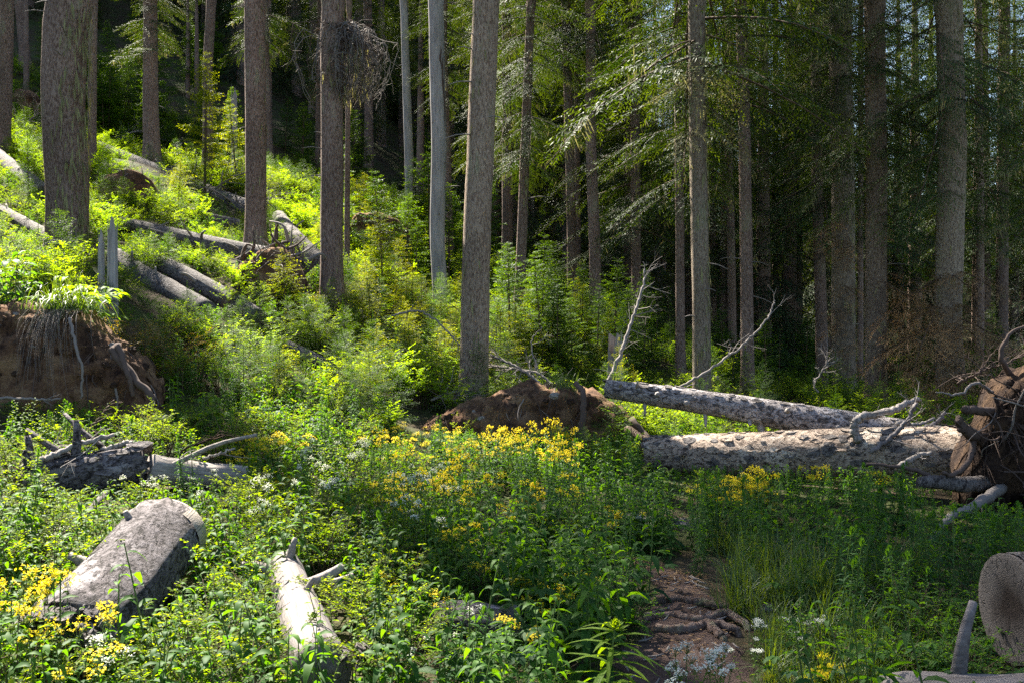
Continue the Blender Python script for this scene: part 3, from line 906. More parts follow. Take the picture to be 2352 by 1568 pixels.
def log(p0, p1, r0, r1, label, mat='greylog', rough=.07, sides=22, bend=.05, seed=0, stubs=(), end0=None, end1=None, nstub=0, name="fallen_log", stubmat='deadwood', stub_len=(.1, .35), block=True, up_only=True):
    p0 = np.asarray(p0, float); p1 = np.asarray(p1, float)
    L = np.linalg.norm(p1 - p0); m = frame_of(p0, p1)
    t = link(name, None); t.matrix_world = m; t['label'] = label; t['category'] = "log"
    k = max(8, int(L / .14)); k = min(k, 90)
    s = np.linspace(0, 1, k)
    pts = np.stack([bend * np.sin(s * 2.6 + seed) - bend * math.sin(seed) * (1 - s), bend * .4 * np.sin(s * 4 + seed * 2) - bend * .4 * math.sin(seed * 2) * (1 - s), s * L], -1)
    rad = r0 + (r1 - r0) * s
    mb = MB(); tube(mb, pts, rad, sides, rough=rough, nsc=4, seed=seed * 3.1, cap0=end0 is None, cap1=end1 is None)
    link("bark" if 'log' in mat or mat == 'flaky' else "wood", mb.mesh("bark", [mat]), t)
    for e, z, r, nm in ((end0, -1, r0, 0), (end1, 1, r1, k - 1)):
        if e is None: continue
        q = 26; a = np.linspace(0, 2 * PI, q, endpoint=False)
        em = MB()
        V = [(0, 0, .0)]
        for rr, zz in ((.5, .004), (.9, .004), (.985, 0.0), (.99, -.06)):
            for x in a:
                w = 1 + rough * .7 * math.sin(3 * x + seed)
                V.append((r * rr * w * math.cos(x), r * rr * w * math.sin(x), z * zz))
        tri = [(0, 1 + i, 1 + (i + 1) % q) if z > 0 else (0, 1 + (i + 1) % q, 1 + i) for i in range(q)]
        quad = []
        for g in range(3):
            o = 1 + g * q
            for i in range(q):
                f = (o + i, o + q + i, o + q + (i + 1) % q, o + (i + 1) % q)
                quad.append(f if z > 0 else f[::-1])
        em.add(V, tri, quad)
        link("cut_end", em.mesh("cut_end", [e]), t, tuple(pts[nm] + np.array([0, 0, z * .012])))
    r = np.random.default_rng(700 + seed)
    inv = np.array(m.inverted().to_3x3())
    lst = list(stubs)
    for _ in range(nstub):
        lst.append((r.uniform(.08, .95), None, r.uniform(*stub_len), r.uniform(.012, .026)))
    for f, dirn, ln, rs in lst:
        c = np.array([np.interp(f, s, pts[:, i]) for i in range(3)]); R = r0 + (r1 - r0) * f
        if dirn is None:
            d = r.normal(0, 1, 3); d[2] = abs(d[2]) * .6 + .15 if up_only else d[2]
            dirn = d
        d = inv @ nrm(np.asarray(dirn, float))
        d2 = d.copy(); d2[2] *= .35; d2 = nrm(d2)
        a0 = d2 * R * .75; a1 = d2 * R + d * ln
        pp = smooth_path([c + a0, c + (a0 + a1) / 2 + r.normal(0, ln * .06, 3), c + a1], 6)
        sm = MB(); tube(sm, pp - pp[0], np.linspace(rs * 1.35, rs * .7, 6), 7, cap1=True, rough=.12, seed=f * 9)
        link("branch_stub", sm.mesh("branch_stub", [stubmat]), t, tuple(pp[0]))
    if block: BLOCK.append((p0, p1, max(r0, r1) * .8))
    return t

def hillog(u0, v0, u1, v1, w0, w1, label, dy=0.0, lift=.35, **kw):
    """log lying on the slope between two picture positions on its centre line"""
    a = ground_hit(u0, v0 + w0 * .4); b = ground_hit(u1, v1 + w1 * .4)
    ra, rb = w0 * .62 / FP * a[1], w1 * .62 / FP * b[1]
    a = P(u0, v0, a[1]) + np.array([0, 0, ra * .4]); b = P(u1, v1, b[1]) + np.array([0, 0, rb * .4])
    return log(a, b, ra, rb, label, **kw)

hillog(222, 345, 600, 500, 26, 34, "long brown fallen log slanting down the hillside past the straight brown trunk", seed=1, nstub=9, mat='greylog', stub_len=(.3, .9))
hillog(-60, 330, 110, 455, 34, 30, "grey fallen log at the left edge behind the thickest trunk, upper of two", seed=2, nstub=2)
hillog(-40, 470, 135, 560, 22, 26, "grey fallen log at the left edge behind the thickest trunk, lower of two", seed=3, nstub=3)
hillog(275, 520, 640, 605, 26, 40, "long pale grey hillside log leading to the upturned roots", seed=4, nstub=6, stub_len=(.2, .6))
hillog(265, 600, 470, 730, 36, 40, "fallen log slanting down right from the tall silver stump", seed=5, nstub=2)
hillog(370, 615, 590, 745, 34, 40, "smooth dark fallen log below the pale hillside log, running into young firs", seed=6, nstub=2)
hillog(735, 625, 640, 505, 44, 26, "grey log leaning behind the upturned hillside roots", seed=7, nstub=3)
hillog(425, 492, 545, 525, 22, 22, "short cut grey log among hillside saplings", seed=8, end1='paleend')
hillog(640, 790, 760, 850, 20, 26, "dark log nearly buried in young firs", seed=9)
# foreground logs
L9 = log(P(140, 1492, 4.75), P(384, 1232, 6.25), .235, .25, "huge silvery log end in the left foreground, half buried in plants", mat='flaky', rough=.09, sides=36, seed=11, bend=.03,
    stubs=[(.55, (-1, 0, .5), .10, .03), (.8, (-.4, -.3, 1), .05, .025)])
_m = MB(); tube(_m, [(0, 0, -.12), (0, 0, .02), (.004, 0, .045)], [.236, .238, .21], 36, rough=.012, seed=3, cap1=True)
_L = max(v.co.z for c in L9.children for v in c.data.vertices)
link("bare_wood", _m.mesh("bare_wood", ['paleend']), L9, (0, 0, _L))
log(P(742, 1545, 4.35), P(658, 1302, 6.2), .125, .105, "smooth pale log in the foreground with broken branch stubs", mat='snag', rough=.06, seed=12, end1='deadwood', stubmat='deadwood',
    stubs=[(.66, (1, .1, .55), .20, .032), (.9, (.25, 0, 1), .12, .022), (.52, (.6, -.3, 1), .08, .016), (.86, (-1, .2, .25), .18, .028), (.70, (1, .3, .2), .24, .02)], bend=.015)
log(P(70, 1120, 8.3), P(330, 1062, 8.6), .19, .17, "weathered log with peeling grey bark and upright branch stubs", mat='flaky', rough=.14, seed=13,
    stubs=[(.06, (-.2, 0, 1), .24, .035), (.40, (0, .1, 1), .30, .035), (.5, (-.9, 0, .5), .5, .03), (.8, (-.8, .2, .55), .6, .025)], stubmat='flaky')
log(P(345, 1075, 8.5), P(560, 1095, 9.0), .13, .10, "low weathered log end continuing right of the peeling log, half under flowers", mat='deadwood', rough=.18, seed=14, stubs=[(.15, (1, 0, .35), .75, .02)])
log(P(85, 1310, 6.6), P(228, 1135, 7.5), .034, .026, "thin dark leaning branch log behind the huge silvery log", mat='greylog', seed=15, rough=.12)
log(P(1020, 1425, 5.6), P(1180, 1425, 5.35), .115, .10, "short bleached log piece sunk among the herbs left of the path", mat='flaky', rough=.16, seed=16, end1='snag')
log(P(1400, 1202, 9.0), P(1625, 1224, 8.5), .13, .12, "dark log lying in shade across the end of the path", mat='greylog', seed=17, name="shaded_log")
log(P(1500, 1042, 11.9), P(2265, 1052, 9.6), .225, .29, "huge sunlit fallen log across the right of the clearing", mat='logbark', rough=.06, sides=34, seed=18, bend=.06,
    stubs=[(.30, (.1, -.9, -.5), .25, .03), (.12, (-.2, -1, .1), .12, .03)], stubmat='logbark')
R2 = log(P(1392, 892, 12.3), P(2080, 1000, 11.25), .115, .20, "upper grey fallen log resting above the huge sunlit log, its left end in the air", mat='logsilver', rough=.05, sides=28, seed=19, bend=.05, block=False,
    stubs=[(.18, (.1, -1, .1), .06, .035), (.29, (-.1, -1, -.2), .05, .045), (.05, (.1, -1, .5), .08, .02), (.54, (.1, -.25, -1), .26, .04), (.5, (0, -.8, -.8), .08, .025), (.62, (0, -1, .4), .07, .03), (.78, (0, -1, -.1), .05, .04), (.35, (0, -.5, -1), .16, .02), (.14, (0, -.3, -1), .14, .02), (.11, (0, -1, .7), .12, .018)])
log(P(2328, 1398, 4.62) + np.array([1.9, .28, .03]), P(2328, 1398, 4.62), .258, .258, "big sawn log end at the right edge, dark cracked end grain facing the path", mat='greylog', rough=.03, sides=32, seed=20, end1='end', bend=0)
log(P(2420, 1610, 3.9), P(2030, 1620, 4.3), .11, .10, "pale barkless log in the bottom right corner with one upright stub", mat='snag', rough=.08, seed=21, stubs=[(.55, (.28, .1, 1), .30, .025)], stubmat='snag')

def flakes(t, n, mats, seed, s0=.03, s1=.09, up=True):
    """loose bark plates lifting off a log: one joined part"""
    body = t.children[0].data
    co = np.array([v.co for v in body.vertices]); L = co[:, 2].max()
    r = np.random.default_rng(seed); mb = MB()
    inv = np.array(t.matrix_world.inverted().to_3x3()); upv = inv @ np.array([0, 0, 1.0])
    for i in range(n):
        p = co[r.integers(0, len(co))]
        c = co[np.abs(co[:, 2] - p[2]) < .2].mean(0); nrm_ = p - c; nrm_[2] = 0
        R = np.linalg.norm(nrm_)
        if R < .03: continue
        nrm_ = nrm_ / R
        if up and nrm_ @ upv < -.55: continue
        tx = np.array([-nrm_[1], nrm_[0], 0]); tz = np.array([0, 0, 1.0])
        s = r.uniform(s0, s1); k = 7; a = np.linspace(0, 2 * PI, k, endpoint=False) + r.uniform(0, 1)
        q = s * r.uniform(.55, 1.2, k); lift = r.uniform(.002, .008) + np.maximum(0, np.cos(a + r.uniform(0, 6))) * s * r.uniform(.05, .28)
        x = q * np.cos(a) * .75; z = q * np.sin(a) * 1.5
        V = p + tx * x[:, None] + tz * z[:, None] + nrm_ * (lift - x * x / (2 * R))[:, None]
        V = np.vstack([V, p + nrm_ * .006, V - nrm_ * .006])
        f = [(k, j, (j + 1) % k) for j in range(k)]
        qd = [(j, k + 1 + j, k + 1 + (j + 1) % k, (j + 1) % k) for j in range(k)]
        mb.add(V, f, qd, mat=int(r.integers(0, len(mats))))
    o = link("bark_flakes", mb.mesh("bark_flakes", mats), t); o['kind'] = 'stuff'
def cracks(t, n, seed, rmax=.9):
    """long drying cracks along a barkless log, each a dark sliver set in the wood"""
    body = t.children[0].data
    co = np.array([v.co for v in body.vertices]); L = co[:, 2].max(); r = np.random.default_rng(seed)
    inv = np.array(t.matrix_world.inverted().to_3x3()); upv = inv @ np.array([0, 0, 1.0])
    zs = np.unique(np.round(co[:, 2], 1))
    for i in range(n):
        ang = math.atan2(upv[1], upv[0]) + r.uniform(-1.3, 1.3); z0 = r.uniform(0, L * .7); l = r.uniform(.2, .8)
        pts = []
        for z in np.linspace(z0, min(L, z0 + l), 9):
            ring = co[np.abs(co[:, 2] - z) < .12]; c = ring.mean(0); a = ang + (z - z0) * r.uniform(.1, .3)
            d = np.array([math.cos(a), math.sin(a)]); rel = ring[:, :2] - c[:2]
            R = (rel @ d).max() * .985
            pts.append((c[0] + d[0] * R, c[1] + d[1] * R, z))
        pts = np.array(pts); mb = MB(); w = r.uniform(.002, .006)
        tube(mb, pts, w * np.sin(np.linspace(.1, 3.04, 9)) + .0006, 4)
        link("crack", mb.mesh("crack", ['darksoil']), t)
for _t in [o for o in COL.objects if o.get('category') == 'log']:
    lb = _t['label']
    if lb.startswith("huge silvery"): flakes(_t, 260, ['flaky', 'greylog'], 1, .02, .06)
    if lb.startswith("weathered log with"): flakes(_t, 120, ['flaky', 'greylog'], 2, .03, .08)
    if lb.startswith("smooth pale"): cracks(_t, 16, 3); flakes(_t, 26, ['flaky', 'greylog'], 4, .02, .05)
    if lb.startswith("huge sunlit"): flakes(_t, 420, ['logbark', 'greylog'], 5, .025, .07)
    if lb.startswith("upper grey"): flakes(_t, 260, ['logsilver', 'greylog'], 6, .02, .06)
    if lb.startswith("low weathered") or lb.startswith("pale barkless"): cracks(_t, 10, 7)

# ------------------------------------------------------------------ soil banks and root plates
def soil_mound(outline, Y, depth, label, mat='soil', bulge=.12, seed=0, cat="root plate", name="root_plate", lean=0.0, nroots=0, rootlen=(.3, .8), base_drop=.25, hang=True, rootmat='root', fine=1.0):
    """ridge of torn-up earth: outline = [(u, v_top, v_base)], at distance Y, with its own thickness"""
    us = np.array([o[0] for o in outline], float)
    n = max(30, int((us[-1] - us[0]) / FP * Y / .05)); n = min(n, 120)
    uu = np.linspace(us[0], us[-1], n)
    vt = np.interp(uu, us, [o[1] for o in outline]); vb = np.interp(uu, us, [o[2] for o in outline])
    top = np.array([P(a, b, Y) for a, b in zip(uu, vt)]); bot = np.array([P(a, b, Y) for a, b in zip(uu, vb)])
    k = 36
    th = np.linspace(0, PI, k)
    c0 = np.array([top[:, 0].mean(), Y, bot[:, 2].min()])
    V = np.zeros((n, k, 3))
    for i in range(n):
        h = max(top[i, 2] - bot[i, 2], .02) + base_drop
        e = math.sin(PI * i / (n - 1)) ** .5
        for j, a in enumerate(th):
            y = -math.cos(a); zz = math.sin(a)
            y = math.copysign(abs(y) ** .55, y); zz = zz ** .6
            p = np.array([top[i, 0], Y + depth * e * y * .5 + lean * zz * h, bot[i, 2] - base_drop + zz * h])
            q = Vector(p * 2.2 + seed * 7.3)
            d = mnoise.noise(q) * 1.0 + .6 * mnoise.noise(q * 2.7) + .55 * abs(mnoise.noise(q * 5.5)) + .35 * mnoise.noise(q * 11) + .16 * mnoise.noise(q * 24)
            out = np.array([.25 * mnoise.noise(q * 1.7 + Vector((5, 1, 2))), y, zz * .5])
            V[i, j] = p + out * bulge * d
    V = V - c0
    i = np.arange(n - 1)[:, None] * k; j = np.arange(k - 1)[None]
    q = np.stack([i + j, i + k + j, i + k + j + 1, i + j + 1], -1).reshape(-1, 4)
    mb = MB(); mb.add(V.reshape(-1, 3), None, q, smooth=True)
    t = thing(name, label, cat, tuple(c0))
    link("soil", mb.mesh("soil", [mat]), t)
    r = np.random.default_rng(40 + seed)
    front = V[:, :k // 2]
    for g in range(nroots):
        a = r.integers(2, n - 2); b = r.integers(2, k // 2 - 1)
        s = front[a, b] + np.array([0, .03, 0]); L = r.uniform(*rootlen)
        d = np.array([r.normal(0, .35), -.25, -1.0]) if hang else np.array([r.normal(0, .8), -.55, r.normal(.1, .6)])
        d = nrm(d)
        pts = [s]
        for w in range(4):
            d = nrm(d + r.normal(0, .28, 3) + (np.array([0, .12, -.2]) if hang else 0))
            pts.append(pts[-1] + d * L / 4)
        R = r.uniform(.004, .014) * (1 if L < .6 else 1.3)
        rm = MB(); tube(rm, smooth_path(pts, 12) - s, np.linspace(R, R * .3, 12), 5, var=r.uniform(.2, .9), cap1=True)
        link("root", rm.mesh("root", [rootmat if r.random() < .7 else 'twig']), t, tuple(s))
    BLOCK.append((np.array([top[0, 0], Y, 0]), np.array([top[-1, 0], Y, 0]), depth * .38))
    return t, V, c0

B1 = soil_mound([(-260, 720, 930), (-100, 700, 940), (0, 703, 935), (90, 702, 930), (150, 712, 928), (215, 755, 926), (290, 800, 924), (345, 850, 922), (375, 880, 920)], 11.2, 1.3,
                "bare ochre soil bank of an upturned root plate at the left, grass tuft on top", bulge=.21, seed=1, nroots=90, lean=.12, cat="soil bank", name="soil_bank")
B2 = soil_mound([(905, 1010, 1030), (960, 975, 1025), (1040, 938, 1020), (1100, 922, 1018), (1150, 902, 1015), (1210, 888, 1015), (1290, 898, 1015), (1370, 908, 1012), (1430, 940, 1010), (1470, 985, 1010), (1500, 1015, 1020)], 13.2, 1.2,
                "rounded brown soil mound of an upturned root plate in the middle of the clearing", bulge=.21, seed=2, nroots=70, lean=.15)
soil_mound([(215, 440, 470), (250, 405, 470), (300, 392, 468), (345, 410, 465), (368, 445, 470)], ground_hit(290, 470)[1], .8, "small clump of rusty brown roots and earth below the long brown hillside log", seed=3, bulge=.12, nroots=14, rootlen=(.2, .5), hang=False)
soil_mound([(795, 540, 575), (815, 495, 575), (860, 488, 572), (910, 500, 570), (950, 540, 575)], 27, 1.0, "far brown earth plate between the twig clump trunk and the thinner pale snag", seed=4, bulge=.15, nroots=6)
soil_mound([(20, 240, 262), (45, 205, 258), (70, 208, 258), (100, 235, 258)], ground_hit(60, 262)[1], .8, "rusty earth clump far uphill at the upper left", seed=5, bulge=.12)
soil_mound([(515, 690, 722), (550, 620, 718), (600, 575, 714), (655, 570, 707), (695, 625, 704), (720, 690, 705)], 17.5, .7, "upturned root plate with ragged roots at the end of the pale hillside log", seed=6, bulge=.14, nroots=36, hang=False, rootlen=(.25, .75), rootmat='twig')
soil_mound([(1640, 890, 905), (1660, 868, 905), (1690, 868, 905), (1712, 892, 905)], 24, .6, "small dark earth clump in the shade behind the tall lichen-edged trunk", mat='darksoil', seed=7)

# ragged ball of roots at the right edge
B8, V8, C8 = soil_mound([(2190, 1090, 1170), (2215, 1010, 1165), (2250, 935, 1165), (2300, 870, 1165), (2360, 842, 1165), (2460, 850, 1165), (2560, 930, 1165), (2620, 1050, 1165)], 9.3, .9,
                        "ragged dark ball of roots and earth at the right edge, end of the huge log", mat='darksoil', seed=8, bulge=.26, nroots=80, hang=False, rootlen=(.3, .95), lean=-.10)
def root_arm(t, c0, pix, r0, r1, mat='root', name="root", seed=0):
    pts = np.array([P(*q) for q in pix])
    pp = smooth_path(pts, 6 * len(pts), .006, seed)
    mb = MB(); tube(mb, pp - pts[0], np.linspace(r0, r1, len(pp)), 9, rough=.16, seed=seed + .3, cap1=True, cap0=True)
    return link(name, mb.mesh(name, [mat]), t, tuple(pts[0] - np.asarray(c0)))
root_arm(B8, C8, [(2320, 1090, 9.2), (2230, 1112, 8.85), (2160, 1106, 8.7), (2112, 1106, 8.65)], .085, .05, 'greylog', seed=1)
root_arm(B8, C8, [(2260, 1010, 9.0), (2215, 985, 8.9), (2200, 960, 8.85)], .07, .03, seed=2)
root_arm(B8, C8, [(2290, 945, 9.0), (2240, 942, 8.85), (2215, 940, 8.8)], .045, .035, seed=3)
root_arm(B8, C8, [(2280, 1100, 9.0), (2180, 1110, 8.8), (2090, 1075, 8.75), (1990, 1065, 8.8)], .03, .012, seed=4)
root_arm(B8, C8, [(2300, 1120, 8.9), (2240, 1160, 8.5), (2180, 1190, 8.2), (2140, 1240, 8.0)], .055, .02, 'twig', seed=5)
root_arm(B8, C8, [(2240, 1000, 9.0), (2225, 1060, 8.8), (2190, 1090, 8.7), (2165, 1085, 8.6)], .03, .015, seed=6)
root_arm(B8, C8, [(2330, 870, 9.2), (2300, 820, 9.1), (2320, 770, 9.1), (2370, 740, 9.2)], .03, .008, seed=7)
root_arm(B8, C8, [(2280, 900, 9.1), (2240, 880, 9.0), (2200, 905, 8.9), (2150, 900, 8.9)], .018, .006, 'twig', seed=8)
root_arm(B1[0], B1[2], [(160, 730, 10.6), (175, 800, 10.45), (190, 850, 10.4), (185, 915, 10.4)], .018, .01, 'twig', seed=9)
root_arm(B1[0], B1[2], [(270, 790, 10.55), (295, 860, 10.4), (305, 910, 10.4)], .035, .02, seed=10)
root_arm(B1[0], B1[2], [(255, 800, 10.55), (310, 870, 10.45), (345, 905, 10.4), (350, 930, 10.4)], .05, .03, seed=11)
root_arm(B2[0], B2[2], [(1322, 880, 12.75), (1340, 905, 12.5), (1338, 960, 12.45), (1330, 1020, 12.5)], .035, .045, seed=12)
root_arm(B2[0], B2[2], [(1440, 985, 12.7), (1480, 1010, 12.4), (1530, 1040, 12.2), (1570, 1085, 12.0)], .05, .04, 'redtwig', seed=13)
root_arm(B2[0], B2[2], [(1450, 960, 12.8), (1500, 1020, 12.5), (1520, 1060, 12.3)], .04, .03, seed=14)
# clods and stones stuck in the torn earth, and a shaggy fringe of fine roots on its rim
def clods(B, n, seed, fr=90, drop=.35):
    t, V, c0 = B
    r = np.random.default_rng(seed); nn, kk = V.shape[:2]
    for i in range(n):
        a, b = r.integers(3, nn - 3), r.integers(2, kk // 2)
        R = r.uniform(.02, .06); mb = MB(); VV = []
        for x in np.linspace(0, PI, 6):
            for y in np.linspace(0, 2 * PI, 8, endpoint=False):
                d = np.array([math.sin(x) * math.cos(y), math.sin(x) * math.sin(y), math.cos(x)])
                VV.append(d * R * (1 + .5 * mnoise.noise(Vector(d * 1.7) + Vector((i, seed, 0)))) * np.array([1.2, .8, .8]))
        ii = np.arange(5)[:, None] * 8; j = np.arange(8)[None]
        mb.add(VV, None, np.stack([ii + j, ii + 8 + j, ii + 8 + (j + 1) % 8, ii + (j + 1) % 8], -1).reshape(-1, 4))
        link("clod", mb.mesh("clod", [['soil', 'darksoil', 'stone'][r.integers(0, 3) if i % 4 == 0 else r.integers(0, 2)]]), t, tuple(V[a, b]))
    mb = MB(); ps, ds, ls = [], [], []
    for i in range(fr * 6):
        a, b = r.integers(1, nn - 1), int(kk * r.uniform(.22, .55))
        ps.append(V[a, b]); ds.append((r.normal(0, .4), -.45 + r.normal(0, .2), -.8 + r.normal(0, .3))); ls.append(r.uniform(.05, drop))
    blades(mb, np.array(ps), np.array(ds), r.normal(0, 1, (len(ps), 3)), np.array(ls), .006, r.random(len(ps)), 0, fold=.1, droop=.2)
    o = link("root_hairs", mb.mesh("root_hairs", ['root']), t); o['kind'] = 'stuff'
clods(B1, 60, 1); clods(B2, 50, 2); clods((B8, V8, C8), 30, 3, 120, .4)

# torn roots standing up on the hillside root plate
t6 = thing("upturned_roots", "jagged dark root spikes standing up between the sturdy grey trunk and the leaning log", "roots", tuple(P(640, 610, 17.8)))
rr = np.random.default_rng(4)
for i in range(34):
    a = rr.uniform(-1.3, 1.3); L = rr.uniform(.2, .8)
    d = np.array([math.sin(a) * .8, rr.uniform(-.5, .2), math.cos(a)])
    pp = smooth_path([d * 0, d * L * .5 + rr.normal(0, .07, 3), d * L + rr.normal(0, .12, 3)], 8)
    mb = MB(); tube(mb, pp, np.linspace(rr.uniform(.02, .06), .008, 8), 5, var=rr.random(), cap1=True, rough=.15)
    link("root", mb.mesh("root", ['root' if i % 3 else 'twig']), t6, tuple(rr.normal(0, .26, 3) * np.array([1.3, .6, .8])))

# roots across the path
for i, pix in enumerate([[(1500, 1398, 0), (1560, 1392, 0), (1620, 1400, 0), (1690, 1412, 0)],
                         [(1470, 1440, 0), (1540, 1430, 0), (1610, 1442, 0), (1668, 1425, 0), (1720, 1452, 0)],
                         [(1500, 1458, 0), (1560, 1462, 0), (1640, 1450, 0), (1700, 1462, 0)],
                         [(1620, 1440, 0), (1640, 1462, 0), (1665, 1480, 0)]]):
    pts = []
    for u, v, _ in pix:
        g = ground_hit(u, v, 3.0, 20); pts.append((g[0], g[1], z1(g[0], g[1]) + .036))
    pp = smooth_path(pts, 26, .004, i); pp[0, 2] -= .05; pp[-1, 2] -= .05
    mb = MB(); tube(mb, pp - pp[0], .016 + .012 * np.sin(np.linspace(.3, 2.8, 26)), 9, rough=.14, seed=i)
    o = link("tree_root", mb.mesh("tree_root", [M['bark']]), None, tuple(pp[0])); o['category'] = "root"
    o['label'] = ["upper thin root crossing the dirt path", "thick winding root crossing the dirt path, middle one", "lower root crossing the dirt path", "short forked root at the right edge of the dirt path"][i]
# stones and bits by the path
def stone(u, v, w, label, seed, flat=.6):
    g = ground_hit(u, v, 3, 30); r = w / 2 / FP * g[1]
    mb = MB(); nu, nv = 14, 9; V = []
    for a in np.linspace(0, PI, nv):
        for b in np.linspace(0, 2 * PI, nu, endpoint=False):
            d = np.array([math.sin(a) * math.cos(b), math.sin(a) * math.sin(b), math.cos(a)])
            q = 1 + .28 * mnoise.noise(Vector(d * 1.6) + Vector((seed, 0, 0))) + .12 * mnoise.noise(Vector(d * 4) + Vector((seed, 3, 0)))
            V.append(d * r * q * np.array([1, .85, flat]))
    i = np.arange(nv - 1)[:, None] * nu; j = np.arange(nu)[None]
    mb.add(V, None, np.stack([i + j, i + nu + j, i + nu + (j + 1) % nu, i + (j + 1) % nu], -1).reshape(-1, 4), smooth=seed % 2 == 0)
    o = link("stone", mb.mesh("stone", ['stone']), None, (g[0], g[1], z1(g[0], g[1]) + r * flat * .35)); o['label'] = label; o['category'] = "stone"
stone(1770, 1402, 46, "grey stone in the grass right of the path roots", 2)
stone(1700, 1415, 30, "small stone at the right edge of the path", 3)
stone(1660, 1492, 22, "small flat chip of stone lying on the path", 4, .3)
stone(1585, 1500, 16, "tiny dark pebble on the path", 5, .4)
CH = []
for i in range(46):
    r = np.random.default_rng(3000 + i)
    k = r.integers(45, 95); side = r.uniform(-.95, .95)
    c = PATHC[k]; x = c[0] + side * PATHW[k]; y = c[1]
    if y < 3.5: continue
    CH.append((x, y, r))
mbc = MB()
for x, y, r in CH:
    L = r.uniform(.03, .10); a = r.uniform(0, PI); d = np.array([math.cos(a), math.sin(a), 0])
    p = np.array([x, y, z1(x, y) + .035])
    tube(mbc, [p - d * L * .5, p, p + d * L * .5 + np.array([0, 0, .01])], [.004, .006, .003], 4, var=r.random(), cap0=True, cap1=True)
o = link("bark_litter", mbc.mesh("bark_litter", ['twig'])); o['kind'] = 'stuff'; o['label'] = "twig and bark litter on the dirt path"; 

mbp = MB(); rq = np.random.default_rng(12)
for i in range(160):
    k = rq.integers(60, 138); c = PATHC[k]; x = c[0] + rq.normal(0, .6) * PATHW[k]; y = c[1] + rq.normal(0, .05)
    if y < 3.6: continue
    R = rq.uniform(.004, .014); o_ = V_ = np.array([x, y, z1(x, y) + .03])
    q = nrm(rq.normal(0, 1, (6, 3))) * R * np.array([1.2, 1, .6])
    d6 = np.array([[1, 0, 0], [-1, 0, 0], [0, 1, 0], [0, -1, 0], [0, 0, .7], [0, 0, -.7]]) * R * rq.uniform(.7, 1.3, (6, 1))
    mbp.add(o_ + d6, [(0, 2, 4), (2, 1, 4), (1, 3, 4), (3, 0, 4), (2, 0, 5), (1, 2, 5), (3, 1, 5), (0, 3, 5)], mat=0, var=.5)
o = link("pebbles", mbp.mesh("pebbles", ['soil'])); o['kind'] = 'stuff'; o['label'] = "small pebbles strewn on the dirt path"
mbp = MB(); n = 900
kk = rq.integers(58, 139, n); xx = PATHC[kk, 0] + rq.normal(0, .75, n) * PATHW[kk]; yy = PATHC[kk, 1] + rq.normal(0, .06, n)
pp = np.stack([xx, yy, Z(xx, yy) + .036], 1)
blades(mbp, pp, np.stack([rq.normal(0, 1, n), rq.normal(0, 1, n), rq.normal(0, .08, n)], 1), np.array([0, 0, 1.0]), rq.uniform(.015, .05, n), rq.uniform(.003, .014, n), rq.random(n), 0, fold=.1)
o = link("leaf_litter", mbp.mesh("leaf_litter", ['brown'])); o['kind'] = 'stuff'; o['label'] = "dry needles and leaf bits on the dirt path"

# ------------------------------------------------------------------ dead branches
def dead_branch(pix, w0, w1, label, mat='twig', twigs=10, seed=0, tl=.35, name="dead_branch", taper=True):
    pts = np.array([P(*q) for q in pix]); Ym = pts[:, 1].mean()
    r0, r1 = w0 / 2 / FP * Ym, w1 / 2 / FP * Ym
    pp = smooth_path(pts, 8 * len(pts), .008, seed); c0 = pts[0].copy()
    t = thing(name, label, "branch", tuple(c0))
    mb = MB(); tube(mb, pp - c0, np.linspace(r0, r1, len(pp)), 8, rough=.1, seed=seed, cap0=True, cap1=True)
    link("limb", mb.mesh("limb", [mat]), t)
    r = np.random.default_rng(60 + seed); tg = np.gradient(pp, axis=0)
    for i in range(twigs):
        k = r.integers(2, len(pp) - 1); d = nrm(nrm(tg[k]) * .7 + r.normal(0, .7, 3)); L = r.uniform(.3, 1) * tl
        q = smooth_path([d * 0, d * L * .5 + r.normal(0, L * .07, 3), d * L + r.normal(0, L * .12, 3)], 6)
        tm = MB(); R = min(r0, .012) * .55
        tube(tm, q, np.linspace(R, R * .35, 6), 4, var=r.random())
        for _ in range(3):
            s = q[r.integers(2, 5)]; d2 = nrm(d + r.normal(0, .7, 3)); tube(tm, [s, s + d2 * L * .22 + r.normal(0, .01, 3), s + d2 * L * .42], [R * .5, R * .4, R * .2], 3, var=r.random())
        link("twig", tm.mesh("twig", [mat]), t, tuple(pp[k] - c0))
    return t
dead_branch([(1392, 890, 12.6), (1418, 830, 12.8), (1440, 770, 13), (1462, 705, 13.2), (1478, 650, 13.4), (1481, 618, 13.5)], 10, 4, "curved grey dead sapling bending up from the left end of the upper log", twigs=22, seed=1, tl=.45)
dead_branch([(1540, 900, 13), (1600, 868, 13), (1680, 815, 13.2), (1735, 765, 13.4), (1765, 725, 13.5), (1780, 690, 13.6)], 7, 3, "thin dead branch curving up to the right in front of the grey trunk", twigs=10, seed=2, tl=.4)
dead_branch([(1968, 1010, 10.2), (1962, 980, 10.2), (1985, 955, 10.2), (2040, 945, 10.3), (2085, 925, 10.4), (2112, 916, 10.4)], 22, 12, "gnarled bent branch hooking over the huge log", mat='deadwood', twigs=5, seed=3, tl=.3)
dead_branch([(2000, 1040, 10.0), (2060, 990, 10.0), (2090, 955, 10.0), (2105, 925, 10.0)], 12, 8, "pale straight broken branch behind the hooked branch", mat='snag', twigs=8, seed=4, tl=.35)
dead_branch([(2080, 1010, 10.3), (2120, 985, 10.2), (2150, 972, 10.2), (2172, 945, 10.2)], 16, 8, "pale snaggy branch at the right end of the upper log", mat='snag', twigs=6, seed=5, tl=.25)
dead_branch([(2060, 970, 10.9), (2110, 975, 10.9), (2145, 960, 10.9)], 12, 6, "short grey branch behind the pale snaggy branch", mat='deadwood', twigs=4, seed=6, tl=.3)
